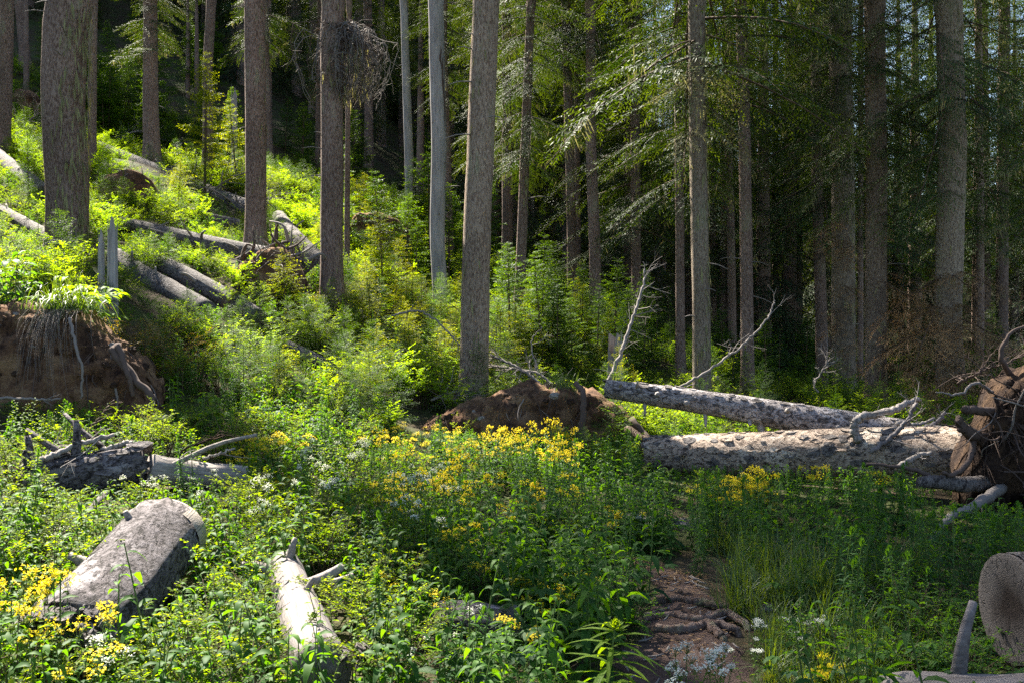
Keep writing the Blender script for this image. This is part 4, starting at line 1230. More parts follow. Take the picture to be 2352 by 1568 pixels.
dead_branch([(2060, 1075, 9.3), (2100, 1050, 9.3), (2140, 1040, 9.3)], 16, 10, "splintered wood shard lying against the huge log near the roots", mat='deadwood', twigs=5, seed=7, tl=.2)
dead_branch([(900, 725, 15.5), (960, 715, 15.4), (1000, 735, 15.2), (1040, 775, 15.0), (1064, 800, 14.9)], 5, 3, "thin arching dead branch left of the big central trunk", twigs=8, seed=8, tl=.3)
dead_branch([(1250, 890, 14.5), (1200, 850, 14.7), (1150, 825, 14.9), (1125, 815, 15)], 8, 4, "fan of grey dead twigs right of the big central trunk, front limb", twigs=16, seed=9, tl=.5)
dead_branch([(1290, 900, 14.6), (1240, 860, 14.9), (1180, 845, 15.1), (1130, 842, 15.2)], 7, 4, "fan of grey dead twigs right of the big central trunk, lower limb", twigs=16, seed=10, tl=.5)
dead_branch([(990, 920, 13.8), (1020, 905, 13.8), (1050, 900, 14), (1075, 893, 14)], 7, 4, "tangle of pale dead twigs at the foot of the big central trunk", twigs=34, seed=11, tl=.5, mat='twig')
dead_branch([(1240, 960, 16), (1235, 860, 16.2), (1220, 790, 16.4), (1245, 750, 16.4)], 5, 2, "slender bare dead sapling in the bushes right of the twig fan", twigs=6, seed=12, tl=.4)
dead_branch([(50, 1075, 8.2), (110, 1050, 8.3), (180, 1020, 8.5), (262, 998, 8.6)], 16, 10, "grey dead limb lying along the top of the peeling log", mat='deadwood', twigs=6, seed=13, tl=.4)
dead_branch([(75, 1090, 8.0), (60, 1060, 8.0), (62, 1035, 8.0)], 18, 12, "stubby upright limb at the left end of the peeling log", mat='flaky', twigs=2, seed=14, tl=.2)
dead_branch([(190, 1010, 9.3), (225, 960, 9.4), (262, 918, 9.5)], 7, 3, "thin brown stick leaning up before the soil bank", mat='redtwig', twigs=3, seed=15, tl=.2)
dead_branch([(235, 1035, 8.6), (280, 1020, 8.6), (300, 1015, 8.6)], 16, 10, "short thick limb end on the peeling log", mat='deadwood', twigs=2, seed=16, tl=.2)
dead_branch([(400, 1055, 8.7), (440, 1056, 8.8), (490, 1045, 8.9), (540, 1030, 9)], 8, 5, "curving grey stick reaching right from the peeling log into the yellow flowers", mat='deadwood', twigs=4, seed=17, tl=.3)
dead_branch([(0, 915, 10.2), (60, 915, 10.2), (140, 915, 10.3)], 7, 4, "pale thin stick lying at the foot of the soil bank", mat='twig', twigs=2, seed=18, tl=.2)
dead_branch([(215, 470, 24), (270, 470, 24), (320, 500, 23), (360, 500, 23)], 5, 3, "bleached bare branch on the hillside below the rusty root clump", mat='snag', twigs=12, seed=19, tl=.8)
dead_branch([(300, 520, 22), (340, 505, 22), (390, 520, 22), (420, 535, 22)], 5, 3, "second bleached bare branch lying on the pale hillside log", mat='snag', twigs=14, seed=20, tl=.7)
for i, (u0, v0, u1, v1) in enumerate([(250, 335, 330, 300), (300, 330, 420, 330), (400, 360, 520, 350), (470, 440, 600, 390), (560, 440, 620, 470), (30, 280, 100, 310), (40, 320, 90, 260)]):
    g = ground_hit((u0 + u1) / 2, max(v0, v1) + 15); y = g[1]
    dead_branch([(u0, v0 + 12, y), ((u0 + u1) / 2, (v0 + v1) / 2 - 8, y), (u1, v1, y)], 5, 2, ["tangled dead boughs above the top of the long brown hillside log", "dead boughs around the foot of the straight brown trunk", "dead boughs between the straight brown and slim grey trunks", "dead boughs at the foot of the slender pale dead stem", "short dead bough left of the sturdy grey trunk", "dead boughs low at the far left hillside", "bent dead bough beside the left edge trunk"][i], twigs=22, seed=30 + i, tl=1.1)
dead_branch([(1880, 900, 14), (1870, 880, 14), (1895, 840, 14), (1905, 820, 14)], 4, 2, "bare dead twig before the dark trunk left of the broad lichened trunk", twigs=12, seed=40, tl=.4)
dead_branch([(2200, 880, 9.6), (2260, 850, 9.5), (2320, 830, 9.4), (2370, 800, 9.4)], 5, 3, "wiry dead twigs arching over the ball of roots", mat='root', twigs=26, seed=41, tl=.45)

# dead twig clump on the grey trunk
t, b, ax_, d_ = T11
cz = P(795, 150, b[1]) - b
rr = np.random.default_rng(77)
for i in range(130):
    a = rr.uniform(0, 2 * PI); o0 = np.array([rr.normal(0, .10), rr.normal(0, .1), rr.uniform(.2, .85)])
    R = rr.uniform(.28, .62) * (1 + .28 * math.sin(a * 2 + 1) + .15 * math.sin(a * 5)) * (1.5 if i % 13 == 0 else 1)
    p1 = np.array([math.cos(a) * R * .8, math.sin(a) * R * .8, rr.uniform(.2, .75)])
    p2 = np.array([math.cos(a) * R * 1.0, math.sin(a) * R * 1.0, rr.uniform(-.25, .25)])
    p3 = np.array([math.cos(a) * R * .7, math.sin(a) * R * .7, rr.uniform(-.75, -.45)])
    tm = MB(); pp = smooth_path([o0, p1, p2, p3], 12, .02, i)
    tube(tm, pp, np.linspace(.010, .004, 12), 4, var=rr.random() * .6)
    for _ in range(6):
        k = rr.integers(3, 11); dd = nrm(rr.normal(0, 1, 3) + np.array([0, 0, -.8])); l = rr.uniform(.12, .4)
        tube(tm, smooth_path([pp[k], pp[k] + dd * l * .5 + rr.normal(0, .03, 3), pp[k] + dd * l + np.array([0, 0, -.12 * l])], 5), np.linspace(.005, .002, 5), 3, var=rr.random())
    link("dead_twig", tm.mesh("dead_twig", ['twig' if i % 3 else 'root']), t, tuple(cz))
mb = MB(); n = 220
q = rr.normal(0, 1, (n, 3)); q = nrm(q) * np.array([.5, .5, .62]) * rr.uniform(.5, 1, (n, 1))
blades(mb, q, np.array([0, 0, -1.0]) + rr.normal(0, .2, (n, 3)), rr.normal(0, 1, (n, 3)), rr.uniform(.1, .35, n), .03, rr.random(n) * .5, 0)
link("lichen", mb.mesh("lichen", ['lichen']), t, tuple(cz))

# ------------------------------------------------------------------ low boughs in view on particular trees
OLD3 = ['oldfir', 'redtwig', 'lichen']; FIR3 = ['fir', 'redtwig', 'lichen']; BRN3 = ['brown', 'redtwig', 'lichen']; HEM3 = ['hemlock', 'redtwig', 'lichen']; LIC3 = ['lichen', 'redtwig', 'lichen']
def boughs(T, v0, v1, n, L0, L1, mats, seed, yaw=None, spread=PI, pitch=(-35, 0), lib=None):
    t, b, axf, d = T
    r = np.random.default_rng(seed)
    for i in range(n):
        v = r.uniform(v0, v1); z = P(0, v, b[1])[2] - b[2]
        y = r.uniform(-PI, PI) if yaw is None else yaw + r.uniform(-spread, spread)
        branch_part(t, lib or LIB_OLD, r.uniform(L0, L1), tuple(d * z), y, math.radians(r.uniform(*pitch)), mats, k=i)

# crack and stubs on the thick barkless trunk
t, b, ax_, d_ = S2
for i, (v0, v1, u0, u1, w) in enumerate([(110, 165, 1012, 1014, 5), (150, 300, 1019, 1021, 4), (120, 330, 1016, 1022, 6)]):
    Yc = b[1]
    k = 12; V = []
    for j in range(k):
        f = j / (k - 1); v = v0 + (v1 - v0) * f; u = u0 + (u1 - u0) * f + 1.2 * math.sin(f * 9 + i)
        tt = (P(0, v, Yc)[2] - b[2]) / (P(0, 0, Yc)[2] - b[2]); c, R = ax_(min(tt, 1))
        x = (u - CX) / FP * Yc - b[0] - c[0]
        x = max(-R * .9, min(R * .9, x)); y = -math.sqrt(R * R - x * x)
        V.append(c + np.array([x, y * .99, 0]))
    mb = MB(); tube(mb, np.array(V), (w / FP * Yc * .5) * np.sin(np.linspace(.15, 3.0, k)) + .002, 6, rough=.3, seed=i)
    link("crack", mb.mesh("crack", ['root']), t)
stub_ring(*[S2[0], S2[2]], 8, 5, .03, .10, 'snag'); stub_ring(S1[0], S1[2], 9, 6, .03, .10, 'snag')
boughs(TR, 20, 480, 22, 1.2, 2.4, OLD3, 12, PI * .9, 1.0, (-40, -5))
for _i, _t in enumerate(TREES):
    if _i % 2 == 0 and _t[2] > .12: stub_ring(_t[0], _t[3], 5, 100 + _i, .06, .5, 'twig', .25, 1.0)
stub_ring(T5[0], T5[2], 5, 7); stub_ring(T16[0], T16[2], 8, 8, .1, .4); stub_ring(T22[0], T22[2], 10, 9, .1, .5)

boughs(T23, 200, 420, 10, 1.2, 2.6, OLD3, 1)
boughs(T23, 420, 640, 4, 1.2, 2.2, FIR3, 2, -.9, 1.2)
boughs(T24, 200, 520, 11, 1.4, 2.8, OLD3, 3)
boughs(T24, 600, 880, 26, .8, 2.6, BRN3, 4, -1.9, 1.6, (-40, -5))
boughs(T23, 620, 880, 18, .8, 2.4, BRN3, 5, -.5, 1.0, (-35, 0))
boughs(T22, 480, 880, 20, .6, 1.7, BRN3, 6, -1.6, 1.8, (-55, -10))
boughs(T22, 200, 420, 6, 1.0, 2.2, OLD3, 7)
boughs(T16, 120, 300, 8, .8, 1.8, LIC3, 8, None, PI, (-50, -10))
boughs(T5, 40, 130, 8, 1.0, 2.2, OLD3, 9)

# ------------------------------------------------------------------ plants
def V3(*a): return np.array(a, float)
ZUP = V3(0, 0, 1)

def stem_path(h, lean, az, n=6, bow=.25):
    t = np.linspace(0, 1, n)
    d = V3(math.cos(az), math.sin(az), 0)
    return d * (lean * h * (t ** 1.6))[:, None] + ZUP * (h * t * (1 - .5 * lean * lean * t))[:, None]

def at_path(p, t):
    k = np.clip(t, 0, 1) * (len(p) - 1); i = np.minimum(k.astype(int), len(p) - 2); f = (k - i)[:, None]
    return p[i] * (1 - f) + p[i + 1] * f

def herb_clump(seed, h=.5, stems=4, spread=.10, nl=16, L=.10, Wr=.30, up=.55, curl=.45, t0=.12, fold=.2, big=True, lean=.22, shrink=.55, mat_leaf=0, mat_stem=1, prof=(.75, 1, .62)):
    r = np.random.default_rng(seed); mb = MB(); tips = []
    for s in range(stems):
        az = r.uniform(0, 2 * PI); o = V3(r.normal(0, spread), r.normal(0, spread), 0)
        hh = h * r.uniform(.72, 1.08); p = o + stem_path(hh, r.uniform(.05, lean), az)
        tube(mb, p, np.linspace(.0045, .002, len(p)) * h / .5, 4, mat=mat_stem, var=r.uniform(.3, .7))
        t = np.linspace(t0, .98, nl) + r.normal(0, .01, nl)
        a = az + np.arange(nl) * 2.399 + r.normal(0, .3, nl)
        pos = at_path(p, t)
        D = np.stack([np.cos(a), np.sin(a), up * (.3 + t) + r.normal(0, .15, nl)], 1)
        Ls = L * (1 - shrink * t) * r.uniform(.75, 1.2, nl)
        U = ZUP + r.normal(0, .25, (nl, 3))
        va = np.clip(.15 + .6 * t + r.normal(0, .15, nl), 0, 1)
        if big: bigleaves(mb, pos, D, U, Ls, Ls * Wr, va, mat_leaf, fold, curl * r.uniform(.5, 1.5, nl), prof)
        else: blades(mb, pos, D, U, Ls, Ls * Wr, va, mat_leaf, fold, curl * .5)
        tips.append((p[-1], az))
    return mb, tips

def flower_head(tips, seed, rad=.045, n=22, petal=.010, flat=.25, drop=.0, stalk=True):
    """flat-topped cluster: stalks (material 1) and little rayed flowers (material 0)"""
    r = np.random.default_rng(seed); mb = MB()
    for p, az in tips:
        m = int(n * r.uniform(.7, 1.2)); R = rad * r.uniform(.75, 1.25)
        q = np.sqrt(r.random(m)) * R; a = r.uniform(0, 2 * PI, m)
        c = p + np.stack([q * np.cos(a), q * np.sin(a), R * (.9 + flat * (1 - (q / R) ** 2)) + r.normal(0, R * .30, m)], 1)
        if stalk:
            for k in range(0, m, 3): tube(mb, [p - V3(0, 0, R * .3), (p + c[k]) / 2 + V3(0, 0, -.2 * R), c[k]], [.0016, .0013, .001], 3, mat=1)
        np_ = 6
        for k in range(np_):
            b = 2 * PI * k / np_ + r.uniform(0, 1, m)
            D = np.stack([np.cos(b), np.sin(b), .25 + r.normal(0, .75, m)], 1)
            blades(mb, c, D, ZUP + r.normal(0, .2, (m, 3)), petal * r.uniform(.8, 1.2, m), petal * .62, r.uniform(.2, .9, m), 0, fold=.1, mid=.55)
    return mb

def shrub(seed, h=.6, stems=9, lf=.028, lw=.55, spread=.28, nt=9, per=9, redtwig=True):
    """woody shrub with flat sprays of small oval leaves"""
    r = np.random.default_rng(seed); mb = MB()
    for s in range(stems):
        az = r.uniform(0, 2 * PI); hh = h * r.uniform(.6, 1.08)
        p = stem_path(hh, r.uniform(.2, .85) * spread / .28, az) + V3(r.normal(0, .04), r.normal(0, .04), 0)
        tube(mb, p, np.linspace(.005, .0016, len(p)), 4, mat=1, var=.5)
        for k in range(nt):
            t = r.uniform(.25, 1.0); o = at_path(p, np.array([t]))[0]
            a = az + r.uniform(-1.9, 1.9); l = h * r.uniform(.14, .34) * (1.15 - .5 * t)
            d = nrm(V3(math.cos(a), math.sin(a), r.uniform(.1, .9)))
            q = o + d * np.linspace(0, l, 4)[:, None] - ZUP * (np.linspace(0, 1, 4) ** 2 * l * .12)[:, None]
            tube(mb, q, [.002, .0016, .0012, .0008], 3, mat=1, var=.5)
            tt = np.linspace(.12, 1, per); pos = at_path(q, tt)
            sd = nrm(np.cross(d, ZUP)); sg = np.where(np.arange(per) % 2 == 0, 1, -1)[:, None]
            D = d * .55 + sd * sg + r.normal(0, .22, (per, 3)); D[-1] = d
            Ls = lf * r.uniform(.7, 1.3, per)
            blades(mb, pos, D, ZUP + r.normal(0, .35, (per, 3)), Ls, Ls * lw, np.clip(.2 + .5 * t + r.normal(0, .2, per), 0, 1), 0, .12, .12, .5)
    return mb

def willow(seed, h=.7, stems=3, nl=46, L=.095, Wr=.15, spread=.07):
    mb, tips = herb_clump(seed, h, stems, spread, nl, L, Wr, .55, .55, .10, .25, True, .16, .35, prof=(.8, 1, .6))
    r = np.random.default_rng(seed + 1)
    for p, az in tips:      # tuft of young leaves at the tip
        a = np.arange(16) * 2.4
        D = np.stack([np.cos(a) * .5, np.sin(a) * .5, np.linspace(.6, 2.2, 16)], 1)
        blades(mb, p + ZUP * np.linspace(-.02, .015, 16)[:, None], D, np.stack([np.cos(a), np.sin(a), 0 * a], 1), L * np.linspace(.6, .3, 16), L * .10, 1.0, 0, .2, 0)
    return mb

def tussock(seed, n=150, L=.55, w=.007, spread=.07, arch=1.0, droop_all=0.0):
    r = np.random.default_rng(seed); mb = MB()
    k = 6; t = np.linspace(0, 1, k)
    Vs, F = [], []
    for i in range(n):
        a = r.uniform(0, 2 * PI); l = L * r.uniform(.45, 1.15); out = r.uniform(.15, .95) * arch
        d = V3(math.cos(a), math.sin(a), 0); s = V3(-d[1], d[0], 0)
        o = V3(r.normal(0, spread), r.normal(0, spread), 0)
        x = out * l * (t ** 1.35) * .8; z = l * (t * (1.05 - .25 * out) - (.55 + droop_all) * out * t ** 2.6)
        c = o + d * x[:, None] + ZUP * z[:, None] + s * (r.normal(0, .05) * l * t ** 2)[:, None]
        ww = (w * r.uniform(.7, 1.3) * (1 - t ** 2.2) * .5 + .0004)[:, None]
        v = np.stack([c + s * ww, c - s * ww], 1).reshape(-1, 3)
        q = np.array([[2 * j, 2 * j + 1, 2 * j + 3, 2 * j + 2] for j in range(k - 1)])
        mb.add(v, None, q, var=np.repeat(np.clip(r.uniform(0, .6) + .35 * t, 0, 1), 2), smooth=True)
    return mb

def palmate(seed, h=.28, n=9, L=.085):
    """low herb with hand-shaped leaves on thin stalks"""
    r = np.random.default_rng(seed); mb = MB()
    for i in range(n):
        az = r.uniform(0, 2 * PI); p = stem_path(h * r.uniform(.55, 1.1), r.uniform(.15, .7), az) + V3(r.normal(0, .03), r.normal(0, .03), 0)
        tube(mb, p, np.linspace(.002, .0012, len(p)), 3, mat=1)
        c = p[-1]; a = az + np.array([-1.5, -.75, 0, .75, 1.5]) + r.normal(0, .08, 5)
        D = np.stack([np.cos(a), np.sin(a), .12 + r.normal(0, .08, 5)], 1)
        Ls = L * np.array([.6, .9, 1, .9, .6]) * r.uniform(.8, 1.2)
        bigleaves(mb, np.repeat(c[None], 5, 0), D, ZUP + r.normal(0, .2, 3), Ls, Ls * .46, np.clip(r.uniform(.1, .8) + r.normal(0, .05, 5), 0, 1), 0, .12, .4)
    return mb

def compound(seed, h=.9, stems=3, L=.11):
    """tall sapling with leaves of five to seven leaflets"""
    r = np.random.default_rng(seed); mb = MB()
    for s in range(stems):
        az = r.uniform(0, 2 * PI); p = stem_path(h * r.uniform(.7, 1.05), r.uniform(.05, .3), az) + V3(r.normal(0, .06), r.normal(0, .06), 0)
        tube(mb, p, np.linspace(.008, .003, len(p)), 5, mat=1)
        for k in range(9):
            t = r.uniform(.4, 1); o = at_path(p, np.array([t]))[0]; a = r.uniform(0, 2 * PI)
            d = nrm(V3(math.cos(a), math.sin(a), r.uniform(.1, .7))); l = r.uniform(.16, .30) * h
            q = o + d * np.linspace(0, l, 4)[:, None] - ZUP * (np.linspace(0, 1, 4) ** 2 * l * .25)[:, None]
            tube(mb, q, [.003, .002, .002, .001], 3, mat=1)
            sd = nrm(np.cross(d, ZUP))
            tt = np.array([.45, .45, .75, .75, 1.0]); sg = np.array([1, -1, 1, -1, 0])[:, None]
            D = d * np.array([.5, .5, .6, .6, 1])[:, None] + sd * sg + r.normal(0, .12, (5, 3))
            Ls = L * r.uniform(.75, 1.2, 5) * h / .9
            bigleaves(mb, at_path(q, tt), D, ZUP + r.normal(0, .25, 3), Ls, Ls * .42, np.clip(r.uniform(.2, .9) + r.normal(0, .08, 5), 0, 1), 0, .15, .5)
    return mb

def lit_set(fn, n, mats, name="foliage", **kw):
    return [fn(s, **kw).mesh(name, mats) for s in range(n)]

RAG_F, RAG_H, VAL_F, VAL_H = [], [], [], []
for s in range(4):
    mb, tips = herb_clump(20 + s, .5, 4, .075, 18, .10, .34, .45, .5)
    RAG_F.append(mb.mesh("foliage", ['herb', 'stem'])); RAG_H.append(flower_head(tips, s, .055, 32, .0125).mesh("flower_head", ['yellow', 'stem']))
    mb, tips = herb_clump(40 + s, .5, 3, .06, 11, .085, .36, .4, .5)
    VAL_F.append(mb.mesh("foliage", ['herb_pale', 'stem'])); VAL_H.append(flower_head(tips, 9 + s, .042, 46, .0075, .55).mesh("flower_head", ['white', 'stem']))
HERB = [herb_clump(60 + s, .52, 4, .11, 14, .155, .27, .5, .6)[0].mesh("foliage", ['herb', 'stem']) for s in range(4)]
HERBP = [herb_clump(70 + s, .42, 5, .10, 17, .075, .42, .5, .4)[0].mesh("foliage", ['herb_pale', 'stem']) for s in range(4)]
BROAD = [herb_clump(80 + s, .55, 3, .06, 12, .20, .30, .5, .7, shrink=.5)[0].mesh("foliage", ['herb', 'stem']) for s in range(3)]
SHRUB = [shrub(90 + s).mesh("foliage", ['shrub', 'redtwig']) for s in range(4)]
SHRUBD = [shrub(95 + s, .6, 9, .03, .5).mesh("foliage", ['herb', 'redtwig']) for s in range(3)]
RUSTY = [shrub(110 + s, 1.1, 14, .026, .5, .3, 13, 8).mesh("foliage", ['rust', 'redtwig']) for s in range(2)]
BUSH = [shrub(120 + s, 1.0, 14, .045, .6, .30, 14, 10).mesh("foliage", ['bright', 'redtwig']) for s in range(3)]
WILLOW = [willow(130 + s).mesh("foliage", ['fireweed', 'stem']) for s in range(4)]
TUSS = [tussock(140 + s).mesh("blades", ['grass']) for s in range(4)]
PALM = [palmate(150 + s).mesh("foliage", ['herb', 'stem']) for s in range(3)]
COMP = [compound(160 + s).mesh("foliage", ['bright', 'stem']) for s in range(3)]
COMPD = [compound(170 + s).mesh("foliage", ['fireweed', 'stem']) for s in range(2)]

# what must stay in view above the plants in front of it: (u0, u1, lowest v a plant tip may reach, distance)
VIS = [(180, 300, 1400, 5.6), (240, 470, 1340, 6.1), (640, 740, 1385, 6.0), (600, 790, 1330, 6.1), (60, 430, 1100, 7.9), (-150, 385, 905, 10.7), (905, 1500, 985, 12.6),
       (1540, 2260, 1070, 9.6), (1500, 1720, 1545, 5.0), (1270, 1500, 1575, 4.7), (1490, 1700, 1330, 6.6), (2240, 2400, 1500, 4.65), (2050, 2240, 1545, 4.3), (1060, 1180, 1425, 5.3),
       (2110, 2260, 1125, 8.5), (2200, 2400, 1150, 8.9), (1480, 1560, 1070, 12)]
SKYU = [-500, 0, 380, 480, 760, 930, 1500, 1560, 2100, 2352, 2900]
SKYV = [900, 915, 915, 900, 920, 975, 985, 1070, 1060, 1100, 1130]
LOGV = []
for o in list(bpy.data.objects):
    if o.get('category') == 'log' and not o.name.startswith('shaded'):
        m = o.matrix_world
        L = max((v.co.z for c in o.children for v in c.data.vertices), default=1)
        a = np.array(m @ Vector((0, 0, 0))); b = np.array(m @ Vector((0, 0, L)))
        if a[1] > 1 and b[1] > 1: LOGV.append((project(a), project(b), a[1], b[1]))

def tip_limit(u, Y):
    """lowest allowed v for the tip of a plant standing at picture column u and distance Y"""
    v = -9999.0
    if Y < 11.2: v = float(np.interp(u, SKYU, SKYV))
    for u0, u1, vv, yy in VIS:
        if u0 <= u <= u1 and Y < yy: v = max(v, vv)
    for (ua, va), (ub, vb), ya, yb in LOGV:
        if ya < 7 or yb < 7: continue
        lo, hi = (ua, ub) if ua < ub else (ub, ua)
        if lo <= u <= hi:
            f = (u - ua) / (ub - ua + 1e-9)
            if Y < ya + (yb - ya) * f: v = max(v, va + (vb - va) * f + 6)
    return v
def max_h(x, y, z):
    if y < 1.5: return 9
    u, _ = project((x, y, z))
    vl = tip_limit(u, y)
    return 9 if vl < -9000 else CAMZ - (vl - CY) / FP * y - z

def in_view(x, y, pad=1.1):
    return np.abs(x) < (.514 * y * pad + .4)

# landmarks for saying where a plant stands
def where(x, y):
    u, v = project((x, y, z1(x, y)))
    if y < 12.6:
        if u < 70 and y > 6.5: return "at the left edge before the soil bank"
        if u < 330: return ("beyond the huge silvery log" if y > 6.6 else "beside the huge silvery log") if y < 8.2 else ("around the peeling log" if y < 9.2 else "at the foot of the soil bank")
        if u < 560: return "right of the huge silvery log" if y < 6.6 else ("right of the peeling log" if y < 9.6 else "right of the soil bank")
        if u < 800: return "around the smooth pale log" if y < 6.4 else ("beyond the smooth pale log" if y < 8.6 else "between soil bank and middle mound")
        if u < 1000: return "right of the smooth pale log" if y < 6.4 else ("in mid meadow beyond the bleached log" if y < 8.8 else "left of the middle soil mound")
        if u < 1250: return "around the short bleached log" if y < 6.6 else ("behind the short bleached log" if y < 9 else "below the middle soil mound")
        if u < 1480: return "along the left side of the path" if y < 7.5 else ("left of the shaded path log" if y < 9.6 else "below right end of the mound")
        if u < 1720: return "close to the path" if y < 7.4 else "at the left end of the huge sunlit log"
        if u < 1960: return "right of the path" if y < 7.4 else "in front of the huge sunlit log"
        if u < 2180: return "by the corner log stub" if y < 6 else "before the branchy end of the huge log"
        return "by the sawn log end" if y < 6.3 else "below the ball of roots"
    if y < 20:
        if u < 200: return "around the thickest trunk"
        if u < 520: return "between thickest trunk and dark fallen log"
        if u < 720: return "below the upturned hillside roots"
        if u < 900: return "below the twig clump trunk"
        if u < 1080: return "left of the big central trunk"
        if u < 1400: return "right of the big central trunk"
        if u < 1650: return "behind the upper fallen log"
        return "in the shade behind the right-hand logs"
    if u < 340: return "on the upper left hillside"
    if u < 620: return "beside the long brown hillside log"
    if u < 800: return "behind the upturned hillside roots"
    if u < 1000: return "around the feet of the pale dead trunks"
    if u < 1240: return "behind the big central trunk"
    if u < 1420: return "around the bluish trunk pair"
    if u < 1660: return "left of the tall lichen-edged trunk"
    if u < 1900: return "right of the tall lichen-edged trunk"
    return "behind the broad right-hand trunks"

def plant(name, cat, group, singular, plural, x, y, meshes, h, h0, rz=None, fat=1.0, names=("foliage", "flower_head"), label=None, tilt=.08, rr_=np.random.default_rng(8)):
    z = z1(x, y)
    t = thing(name, label or "", cat, (x, y, z - .01), group, rr_.uniform(0, 6.28) if rz is None else rz)
    t.rotation_euler[0] = rr_.normal(0, tilt); t.rotation_euler[1] = rr_.normal(0, tilt)
    s = h / h0
    for m, nm in zip(meshes, names): link(nm, m, t, (0, 0, 0), (0, 0, 0), (s * fat, s * fat, s))
    if not label: pend(t, singular, plural, where(x, y))
    return t

# ---- saplings and young conifers
def sapling(u, vb, vt, kind, singular, plural, fat=1.0, label=None, Y=None, k=None, mid=False, matn=None, trunk_h=0.0):
    g = ground_hit(u, vb) if Y is None else P(u, vb, Y)
    x, y = g[0], g[1]; z = z1(x, y)
    h = P(u, vt, y)[2] - z
    r = np.random.default_rng(int(abs(u * 7 + vb)))
    t = thing("young_conifer", label or "", "young tree", (x, y, z), "young conifers under the big trees" if not label else None, r.uniform(0, 6.28))
    t.rotation_euler[0] = r.normal(0, .04); t.rotation_euler[1] = r.normal(0, .04)
    hh = h / 1.12
    me, h0 = (MID_MESH[{'fir': 'fir', 'hem': 'hemlock'}[kind]] if mid else YOUNG[kind])[r.integers(0, 3) if k is None else k]
    s = hh * (1 - trunk_h) / h0
    w = r.uniform(.9, 1.2) * fat
    link("foliage", me, t, (0, 0, hh * trunk_h), (0, 0, 0), (s * w, s * w, s))
    link("trunk", YTRUNK, t, (0, 0, 0), (0, 0, 0), (hh * .9, hh * .9, hh))
    if not label: pend(t, singular, plural, where(x, y))
    return t
sapling(880, 712, 462, 'hem', "", "", 1.15, "tall bright yellow-green hemlock in sun between twig clump and pale snags", k=0, mid=True)
sapling(408, 505, 365, 'hem', "", "", 1.1, "pointed yellow-green young hemlock beside the small grey stump", k=1)
sapling(470, 440, 85, 'hem', "", "", 1.15, "large sunlit yellow-green young hemlock behind the slim leaning trunk", k=1, mid=True)
sapling(545, 440, 200, 'hem', "", "", 1.1, "sunlit yellow-green hemlock behind the slender pale dead stem", k=2, mid=True)
sapling(855, 985, 790, 'hem', "", "", 1.25, "small flat-topped hemlock with rusty top and bare little trunk, left of the mound", Y=12.9, k=2, trunk_h=.30)
sapling(1455, 905, 830, 'hem', "", "", .6, "tiny pale hemlock beside the broken snag", Y=14.6, k=0)
sapling(1415, 860, 770, 'hem', "", "", .5, "narrow pale hemlock touching the broken snag on its left", Y=15.2, k=1)
sapling(600, 800, 630, 'fir', "", "", 1.1, "young fir with the tallest pale leader shoot, below the upturned hillside roots", k=0)
for u, vb, vt in [(655, 800, 668), (705, 815, 660), (748, 815, 690), (795, 835, 690), (556, 780, 668), (520, 800, 690), (470, 810, 690), (625, 880, 760), (700, 905, 790), (575, 900, 740), (430, 800, 650), (650, 720, 660),
                  (930, 900, 770), (1000, 890, 765), (960, 860, 790), (830, 790, 700), (775, 880, 760), (860, 860, 740), (500, 900, 770), (540, 860, 720)]:
    sapling(u, vb, vt, 'fir', "young fir", "young firs", 1.1)
for u, vb, vt in [(335, 640, 520), (385, 630, 525), (300, 620, 545), (640, 935, 800), (560, 935, 790), (700, 950, 850), (420, 930, 800), (430, 745, 660), (800, 950, 850), (770, 960, 880)]:
    sapling(u, vb, vt, 'fir', "dark bushy young fir", "dark bushy young firs", 1.25)
for u, vb, vt in [(1150, 890, 700), (1180, 850, 690), (1280, 830, 700), (1340, 850, 740), (1210, 880, 780), (1290, 880, 790), (1380, 880, 800), (1020, 860, 730), (960, 800, 690), (1090, 830, 700), (1240, 800, 690), (745, 780, 700), (905, 760, 640)]:
    sapling(u, vb, vt, 'hem', "droopy young hemlock", "droopy young hemlocks", 1.15)
rz_ = np.random.default_rng(21)
def zone(n, u0, u1, v0, v1, y0, y1, h0, h1, kind, singular, plural, mid=False, ok=None):
    c = 0; tries = 0
    while c < n and tries < n * 30:
        tries += 1
        u, v = rz_.uniform(u0, u1), rz_.uniform(v0, v1)
        g = ground_hit(u, v)
        if not (y0 <= g[1] <= y1) or blocked(g[0], g[1], .25): continue
        h = rz_.uniform(h0, h1)
        if h > max_h(g[0], g[1], g[2]) * 1.1 and rz_.random() < .8: continue
        sapling(u, v, project((g[0], g[1], g[2] + h))[1], kind, singular, plural, rz_.uniform(.95, 1.3), mid=mid)
        c += 1
zone(34, 540, 1060, 680, 940, 12, 24, .6, 1.2, 'hem', "knee-high bright hemlock", "knee-high bright hemlocks")
zone(26, 1130, 1570, 690, 880, 15, 36, 1.0, 2.6, 'fir', "shaded fir sapling", "shaded fir saplings", True)
zone(12, 1130, 1500, 740, 900, 14, 28, .7, 1.4, 'hem', "small hemlock", "small hemlocks")
zone(26, 1440, 2000, 790, 925, 18, 40, .9, 2.4, 'fir', "shaded fir sapling", "shaded fir saplings", True)
zone(16, 2040, 2360, 830, 930, 18, 40, .9, 2.4, 'fir', "shaded fir sapling", "shaded fir saplings", True)
zone(22, 0, 600, 240, 600, 17, 45, .7, 1.7, 'fir', "hillside fir sapling", "hillside fir saplings")
zone(26, 200, 560, 130, 380, 30, 60, 1.8, 4.2, 'fir', "dark hillside fir", "dark hillside firs", True)
zone(34, 640, 1300, 330, 690, 24, 60, 1.5, 4.0, 'fir', "dark hillside fir", "dark hillside firs", True)
